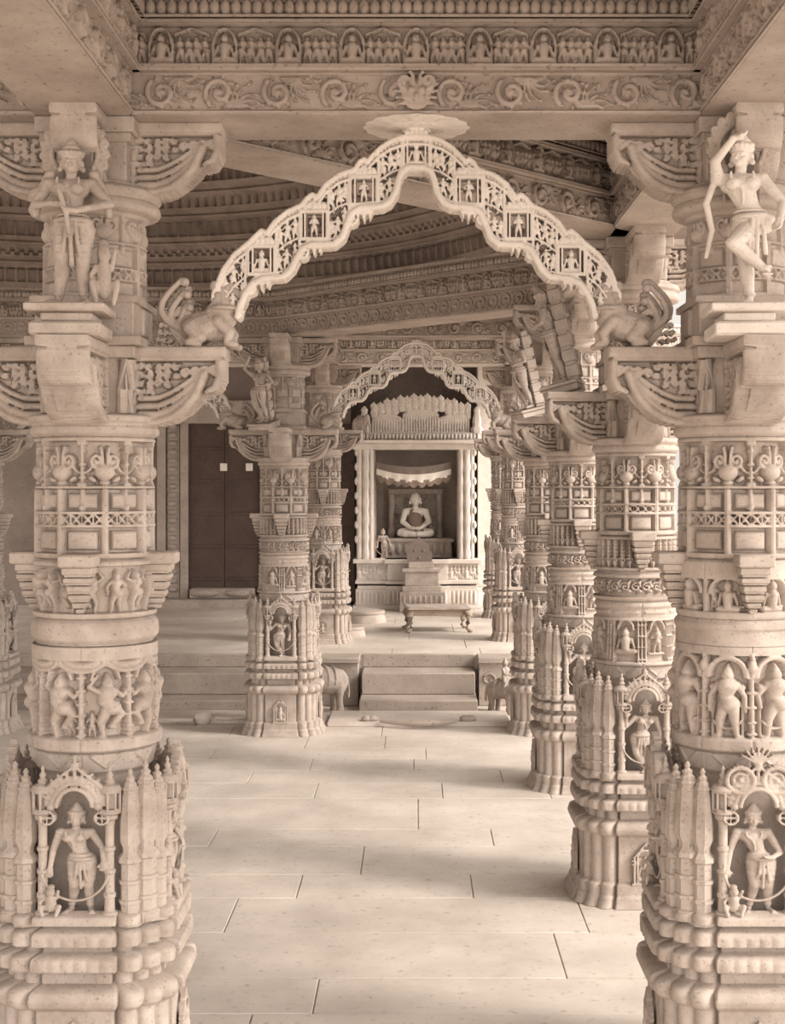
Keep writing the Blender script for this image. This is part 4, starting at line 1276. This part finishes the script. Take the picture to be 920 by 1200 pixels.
m = MB()   # plinth with mouldings
for (ya, yb, ex, dp) in ((713, 709, 4, .10), (709, 690, 1, .07), (690, 686, -1, .05), (684, 680, 1.5, .07), (680, 660, -3, .01), (660, 655, 4, .09)):
    m.box(sx_(418 - ex), sx_(560 + ex), DS - dp, DS + .55, sz_(ya), sz_(yb), .006)
for (ya, yb, ex, dp) in ((713, 708, 1, .16), (708, 690, -1, .13), (690, 686, 0, .13), (684, 680, 0, .14), (680, 660, -2, .09), (660, 655, 1, .16)):
    m.box(sx_(452 - ex), sx_(526 + ex), DS - dp, DS + .3, sz_(ya), sz_(yb), .006)
for i in range(28):
    x = sx_(419) + (sx_(559) - sx_(419)) * (i + .5) / 28; dp = .075 if not (452 < 488 + x * kS < 526) else .14
    m.ball((x, DS - dp, (sz_(709) + sz_(690)) / 2), (.024, .02, .10), 8)
sh_obj(m, 'plinth', 'pale')
R = Relief(1.78 * S, 20 / kS * S, 1.6, -5, False)
i = 0
while 8 + i * 16 < R.w: R.fig(10 + i * 17, R.h - 4, R.h * .8, -4, (9, 2, 4, 0)[i % 4], 1.2); i += 1
R.box(0, 0, R.w, 4, 1, 1); R.box(0, R.h - 4, R.w, R.h, 1, 1)
mobj('plinth_frieze', flat_mesh(R.A, R.dx, R.dy), 'pale', sh, (sx_(418), -.03, sz_(660) - ZP))
for a, b_ in ((418, 438), (537, 556)):     # jambs
    m = MB(); m.box(sx_(a), sx_(b_), DS - .02, DS + .3, sz_(655), sz_(521), .004)
    xa, xb = sx_(a), sx_(b_); w = xb - xa
    for q, rr in ((.18, .035), (.55, .05), (.86, .025)):
        pr = []
        for k in range(27):
            y = 655 - (655 - 521) * k / 26; pr.append((sz_(y), rr * (1.0 + .25 * ((k % 4) == 1) - .15 * ((k % 4) == 3))))
        m.lathe(pr, xa + w * q, DS - .03, 10)
    for k in range(7): m.ball((xa + (.0 if a < 480 else w), DS - .03, sz_(530 + k * 17)), (.03, .04, .06), 8)
    sh_obj(m, 'jamb', 'pale')
m = MB(); m.box(sx_(414), sx_(562), DS - .10, DS + .35, sz_(527), sz_(520), .004); m.box(sx_(411), sx_(566), DS - .20, DS + .35, sz_(520), sz_(516), .004); m.box(sx_(420), sx_(556), DS - .04, DS + .3, sz_(516), sz_(507), .0)
for i in range(34):
    x = sx_(416) + (sx_(562) - sx_(416)) * (i + .5) / 34; m.ball((x, DS - .12, sz_(512)), (.024, .05, .045), 8)
sh_obj(m, 'cornice', 'pale')
# roof pavilion panels
R = Relief(118 / kS * S, 50 / kS * S, 1.6, -9, False); W_ = R.w; Hh = R.h
for cx, w, hh in ((W_ * .17, W_ * .31, .50), (W_ * .5, W_ * .36, .62), (W_ * .83, W_ * .31, .50)):
    x0, x1 = cx - w / 2, cx + w / 2; yt = Hh * (1 - hh)
    R.box(x0, yt + 26, x1, Hh, -5, 2); R.ell(cx, yt + 30, w / 2, 26, -6, 7); R.ell(cx, yt + 2, 8, 12, -4)
    n = int(w / 12)
    for k in range(n + 1):
        x = x0 + 3 + k * (w - 6) / n; R.cap(x, yt + 38, x, Hh - 3, 3.4, 3.4, -1); R.cap(cx + (x - cx) * .25, yt + 6, x, yt + 30, 2.6, 3, -1)
        for z in range(4): R.ell(x, yt + 46 + z * (Hh - yt - 50) / 4, 5, 4, -1)
    for yq in (yt + 34, Hh - 10, Hh - 2): R.cap(x0, yq, x1, yq, 2.6, 2.6, -.5)
for i in range(15):                                     # leafy crest behind the panels
    u = (i + .5) / 15; x = W_ * u; y = Hh * (.36 - .24 * math.sin(PI * u) + .04 * (i % 2))
    for j in range(4): R.ell(x + 5 * (j % 2), y + 15 * j, 18, 14, -5, 5); R.spiral(x + 3, y + 15 * j, 9, 1.2, i + j, 3.4, -1.5, 1 if (i + j) % 2 else -1, 12)
    R.poly([(x - 8, y), (x, y - 16), (x + 8, y)], 4, -4)
m_ = R.A > -7
mobj('roof_panels', plate_mesh(np.where(m_, R.A, -4), R.dx, R.dy, m_, 34), 'pale', sh, (sx_(434), .10, sz_(459) - ZP))
m = MB()
for px in (427, 559):
    m.lathe([(sz_(508), .07), (sz_(503), .085), (sz_(499), .05), (sz_(494), .06), (sz_(489), .05), (sz_(484), .035), (sz_(480), .045), (sz_(476), .012)], sx_(px), DS + .02, 12, lobes=6, la=.15)
sh_obj(m, 'finial', 'pale')
m = MB(); m.box(sx_(440), sx_(536), DS + .9, DS + 1.0, sz_(655), sz_(521)); m.box(sx_(436), sx_(440), DS + .28, DS + 1.0, sz_(655), sz_(521)); m.box(sx_(536), sx_(540), DS + .28, DS + 1.0, sz_(655), sz_(521)); m.box(sx_(436), sx_(540), DS + .28, DS + 1.0, sz_(521), sz_(515)); m.box(sx_(436), sx_(540), DS + .28, DS + 1.0, sz_(662), sz_(655))
sh_obj(m, 'niche_wall', 'step')
# throne and carved surround
m = MB(); m.box(sx_(447), sx_(530), DS + .35, DS + .88, sz_(656), sz_(634), .01); m.box(sx_(443), sx_(533), DS + .32, DS + .88, sz_(636), sz_(632), .004)
for i in range(10): m.ball((sx_(450 + i * 8.6), DS + .35, sz_(645)), (.04, .035, .09), 8)
for px in (458, 516): m.lathe([(sz_(634), .05), (sz_(625), .06), (sz_(618), .04), (sz_(600), .05), (sz_(590), .045), (sz_(580), .055), (sz_(577), .03)], sx_(px), DS + .75, 10)
m.box(sx_(454), sx_(520), DS + .70, DS + .84, sz_(579), sz_(573), .006)
sh_obj(m, 'throne', 'marble')
R = Relief(62 / kS * S, 60 / kS * S, 2, -4, False)
for i in range(5):
    for j in range(5): R.spiral(24 + i * 46, 24 + j * 45, 17, 1.3, i + j, 4, -3, 1 if (i + j) % 2 else -1)
mobj('throne_back', flat_mesh(R.A, R.dx, R.dy), 'step', sh, (sx_(457), .76, sz_(576) - ZP))

# seated idol
B = Body()
B.seg((-.16, -.10, .055), (.16, -.10, .055), .055); B.chain([((-.09, 0, .08), .075), ((-.22, -.05, .07), .065), ((-.05, -.15, .055), .045)]); B.chain([((.09, 0, .08), .075), ((.22, -.05, .07), .065), ((.05, -.15, .05), .045)])
B.chain([((0, 0, .08), .10), ((0, 0, .22), .085), ((0, 0, .34), .105)]); B.seg((-.12, 0, .395), (.12, 0, .395), .055); B.seg((0, 0, .42), (0, 0, .49), .045, .04)
for sx in (-1, 1):
    B.chain([((sx * .155, 0, .39), .052), ((sx * .20, -.03, .24), .042), ((sx * .08, -.13, .15), .030)]); B.hand((sx * .075, -.14, .145), (-sx, -.2, -.1), k=1.3)
B.head((0, -.01, .575), k=1.35, crown=0)
idol = empty('seated_idol', (sx_(487), DS + .52, sz_(632) + .012), 0, 'white seated idol with dark robe in the shrine niche', 'statue')
mobj('body', B.fuse(.008, 2, 'idol'), 'cloth', idol, (0, 0, 0), (0, 0, 0), (.98, .98, .98))
B = Body(); B.chain([((0, -.025, .09), .12), ((0, -.03, .20), .10), ((-.005, -.03, .30), .105), ((-.05, -.02, .38), .06)]); B.seg((-.08, -.10, .10), (.09, -.12, .10), .04)
mobj('robe', B.fuse(.01, 2, 'robe'), 'dcloth', idol, (0, 0, 0), (0, 0, 0), (.98, .98, .98))
# attendants beside the idol
for px, s_, lb in ((449, .42, 'small standing attendant statue at the left jamb of the niche'), (505, .30, 'small attendant statue just right of the seated idol')):
    o = mobj('attendant_statue', COLM['nf'][0], 'marble', None, (sx_(px), DS + (.18 if px < 470 else .60), sz_(655 if px < 470 else 632)), (0, 0, 0), (s_ * 1.1, s_, s_)); tag(o, lb, 'statue')

# hanging cloth valance
def valance():
    r = empty('hanging_valance', (sx_(486), DS + .12, sz_(541)), 0, 'cloth valance of pale and dark flaps hung across the niche', 'valance')
    n = 60; x0, x1 = sx_(441) - sx_(486), sx_(529) - sx_(486)
    def cloth(ta, tb, amp, scal, thick=.006):
        V = []; F_ = []
        for j in range(7):
            for i in range(n + 1):
                u = i / n; sag = 4 * u * (1 - u); zt = -ta[0] - ta[1] * sag; zb = -tb[0] - tb[1] * sag - scal * abs(math.sin(u * PI * 9)); v = j / 6
                V.append((x0 + (x1 - x0) * u, -.10 * sag + amp * math.sin(u * 40) * v, (zt * (1 - v) + zb * v)))
        N_ = len(V); V += [(a, b + thick, c) for a, b, c in V]
        for j in range(6):
            for i in range(n):
                a = j * (n + 1) + i; F_.append((a, a + 1, a + n + 2, a + n + 1)); F_.append((a + N_, a + n + 1 + N_, a + n + 2 + N_, a + 1 + N_))
        m = MB(); m.add(V, F_); return m
    k = 1 / kS
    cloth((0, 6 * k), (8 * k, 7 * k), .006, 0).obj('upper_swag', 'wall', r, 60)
    cloth((8 * k, 7 * k), (15 * k, 8 * k), .012, 2 * k).obj('pale_band', 'cloth', r, 60)
    cloth((15 * k, 7 * k), (19 * k, 8 * k), .012, 4 * k).obj('fringe', 'dcloth', r, 60)
valance()

# stand in front of the shrine: stepped pedestal and dark shaped panel
m = MB(); m.box(sx_(469), sx_(521), DS - .62, DS - .17, ZP, sz_(690), .008); m.box(sx_(472), sx_(516), DS - .55, DS - .17, sz_(690), sz_(684), .005); m.box(sx_(475), sx_(513), DS - .48, DS - .17, sz_(684), sz_(668), .006); m.box(sx_(472), sx_(515), DS - .50, DS - .17, sz_(668), sz_(664), .004)
m.box(sx_(479), sx_(508), DS - .42, DS - .17, sz_(664), sz_(657), .006)
for i in range(8): m.ball((sx_(474 + i * 6), DS - .62, sz_(699)), (.025, .02, .07), 8)
o = m.obj('stepped_pedestal', 'marble'); tag(o, 'small stepped pedestal projecting in front of the shrine plinth', 'pedestal')
out = [(477, 657), (477, 647), (480, 643), (480, 638), (484, 634), (489, 631), (491, 626), (493, 631), (498, 634), (502, 638), (502, 643), (506, 647), (506, 657)]
m = MB(); m.rings([[(sx_(x), DS - .34 + t, sz_(y)) for x, y in out] for t in (0, .06)])
for px, py in ((486, 644), (496, 644), (491, 652)): m.ball((sx_(px), DS - .34, sz_(py)), .02, 8)
o = m.obj('prayer_stand', 'wall'); tag(o, 'dark pointed panel standing on the stepped pedestal', 'stand')
# small seated figure on the cornice left
o = mobj('roof_sculpture', EL, 'pale', None, (sx_(423), DS - .08, sz_(516) + .0), (0, 0, -.6), (.42, .42, .75)); tag(o, 'small animal sculpture on the left end of the shrine roof', 'sculpture')

# back wall, doors, pier
WY = 20.75
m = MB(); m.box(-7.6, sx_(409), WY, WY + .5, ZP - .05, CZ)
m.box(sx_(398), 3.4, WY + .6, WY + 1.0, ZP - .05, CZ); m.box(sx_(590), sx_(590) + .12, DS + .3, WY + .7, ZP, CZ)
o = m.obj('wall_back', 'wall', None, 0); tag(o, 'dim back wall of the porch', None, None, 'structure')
def dwx(px): return (px - 488) * WY / FOC
def dwz(py): return EYE + (570 - py) * WY / FOC
m = MB()
for a, b_ in ((186, 196), (197, 212), (213, 222), (306, 318), (319, 332)):
    m.box(dwx(a), dwx(b_), WY - .14 + (.04 if a in (197,) else 0), WY + .02, ZP, dwz(470), .01)
for k in range(22):
    m.ball((dwx(204), WY - .12, dwz(690 - k * 10)), (.07, .05, .045), 8)
m.box(dwx(183), dwx(335), WY - .2, WY + .02, dwz(497), dwz(470), .01)
dfm = m
def door(a, b_, top, bot, num, lb, squares):
    r = empty('door_%d' % num, (0, 0, 0)); r['kind'] = 'structure'; r['label'] = lb
    mid = (a + b_) / 2
    for li, (p, q) in enumerate(((a, mid - .3), (mid + .3, b_))):
        m = MB(); m.box(dwx(p), dwx(q), WY - .07, WY + .0, dwz(bot), dwz(top), .005)
        for k in range(5): m.box(dwx(p) + .04, dwx(q) - .04, WY - .085, WY - .065, dwz(bot - 8 - k * 38), dwz(bot - 12 - k * 38), .004)
        lf = m.obj('door_leaf', 'wood', r)
        if not squares: continue
        px = squares[li]; m = MB(); m.box(dwx(px - 4), dwx(px + 4), WY - .10, WY - .07, dwz(552), dwz(543), .004); m.obj('door_plate', 'cloth', lf)['label'] = 'pale square plate on the dark door'
door(222, 306, 497, 688, 1, 'dark wooden double door at the left of the porch', (263, 293))
dfm.obj('door_frame', 'step', bpy.data.objects['door_1'])
door(384, 416, 497, 705, 2, 'dark doorway between the porch pillar and the shrine', ())
m = MB(); m.box(dwx(180), dwx(312), WY - .45, WY + .02, ZP - .01, dwz(700), .01); m.box(dwx(226), dwx(300), WY - .32, WY + .02, dwz(700), dwz(688), .02)
for px in (244, 284): m.ball((dwx(px), WY - .34, dwz(693)), (.22, .07, .06), 12)
o = m.obj('door_sill', 'step'); tag(o, 'worn carved stone sill below the dark door', 'door sill')
m = MB(); dp = 20.42
X0, X1 = (560 - 488) * dp / FOC, (580 - 488) * dp / FOC
m.box(X0, X1, dp, dp + .4, ZP, CZ, .01); m.box(X0 - .03, X1 + .03, dp - .04, dp + .4, ZP, ZP + .3, .01); m.box(X0 - .02, X1 + .02, dp - .03, dp + .4, ZP + .3, ZP + .36, .01)
o = m.obj('stone_pier', 'pale'); tag(o, 'plain bright stone pier right beside the shrine', 'pier')

# ================================================================ camera and light
cam = bpy.data.cameras.new('camera'); co = bpy.data.objects.new('camera', cam); COL.objects.link(co)
co.location = (0, 0, EYE); co.rotation_euler = (PI / 2, 0, 0)
cam.sensor_fit = 'HORIZONTAL'; cam.sensor_width = 36; cam.lens = FOC / 920 * 36
cam.shift_x = -28 / 920; cam.shift_y = -30 / 920; cam.clip_end = 500
SC.camera = co

w = bpy.data.worlds.new('world'); SC.world = w; w.use_nodes = True
wn = w.node_tree; bg = wn.nodes['Background']; bg.inputs['Strength'].default_value = 1.0
tc = wn.nodes.new('ShaderNodeTexCoord'); dp_ = wn.nodes.new('ShaderNodeVectorMath'); dp_.operation = 'DOT_PRODUCT'; dp_.inputs[1].default_value = (.76, -.60, .24)
wn.links.new(tc.outputs['Generated'], dp_.inputs[0])
wr = wn.nodes.new('ShaderNodeValToRGB'); wn.links.new(dp_.outputs['Value'], wr.inputs['Fac'])      # sky much brighter towards the sun
mr = wn.nodes.new('ShaderNodeMapRange'); mr.inputs['From Min'].default_value = -1; mr.inputs['From Max'].default_value = 1
wn.links.new(dp_.outputs['Value'], mr.inputs['Value']); wn.links.new(mr.outputs['Result'], wr.inputs['Fac'])
e = wr.color_ramp.elements; e[0].position = .15; e[0].color = (.10, .09, .082, 1); e[1].position = .95; e[1].color = (1, .95, .89, 1)
e = e.new(.55); e.color = (.38, .355, .325, 1)
wn.links.new(wr.outputs['Color'], bg.inputs['Color']); bg.inputs['Strength'].default_value = 4.3
sun = bpy.data.lights.new('sun', 'SUN'); sun.energy = 2.8; sun.angle = math.radians(14); sun.color = (1, .93, .84)
so = bpy.data.objects.new('sun', sun); COL.objects.link(so); so.rotation_euler = Vector((-1.0, .38, -.80)).to_track_quat('-Z', 'Y').to_euler()

SC.view_settings.view_transform = 'Standard'; SC.view_settings.look = 'None'; SC.view_settings.gamma = 1; SC.view_settings.use_curve_mapping = False
SC.view_settings.exposure = 0.12
SC.cycles.use_denoising = True
SC.cycles.max_bounces = 8; SC.cycles.diffuse_bounces = 3
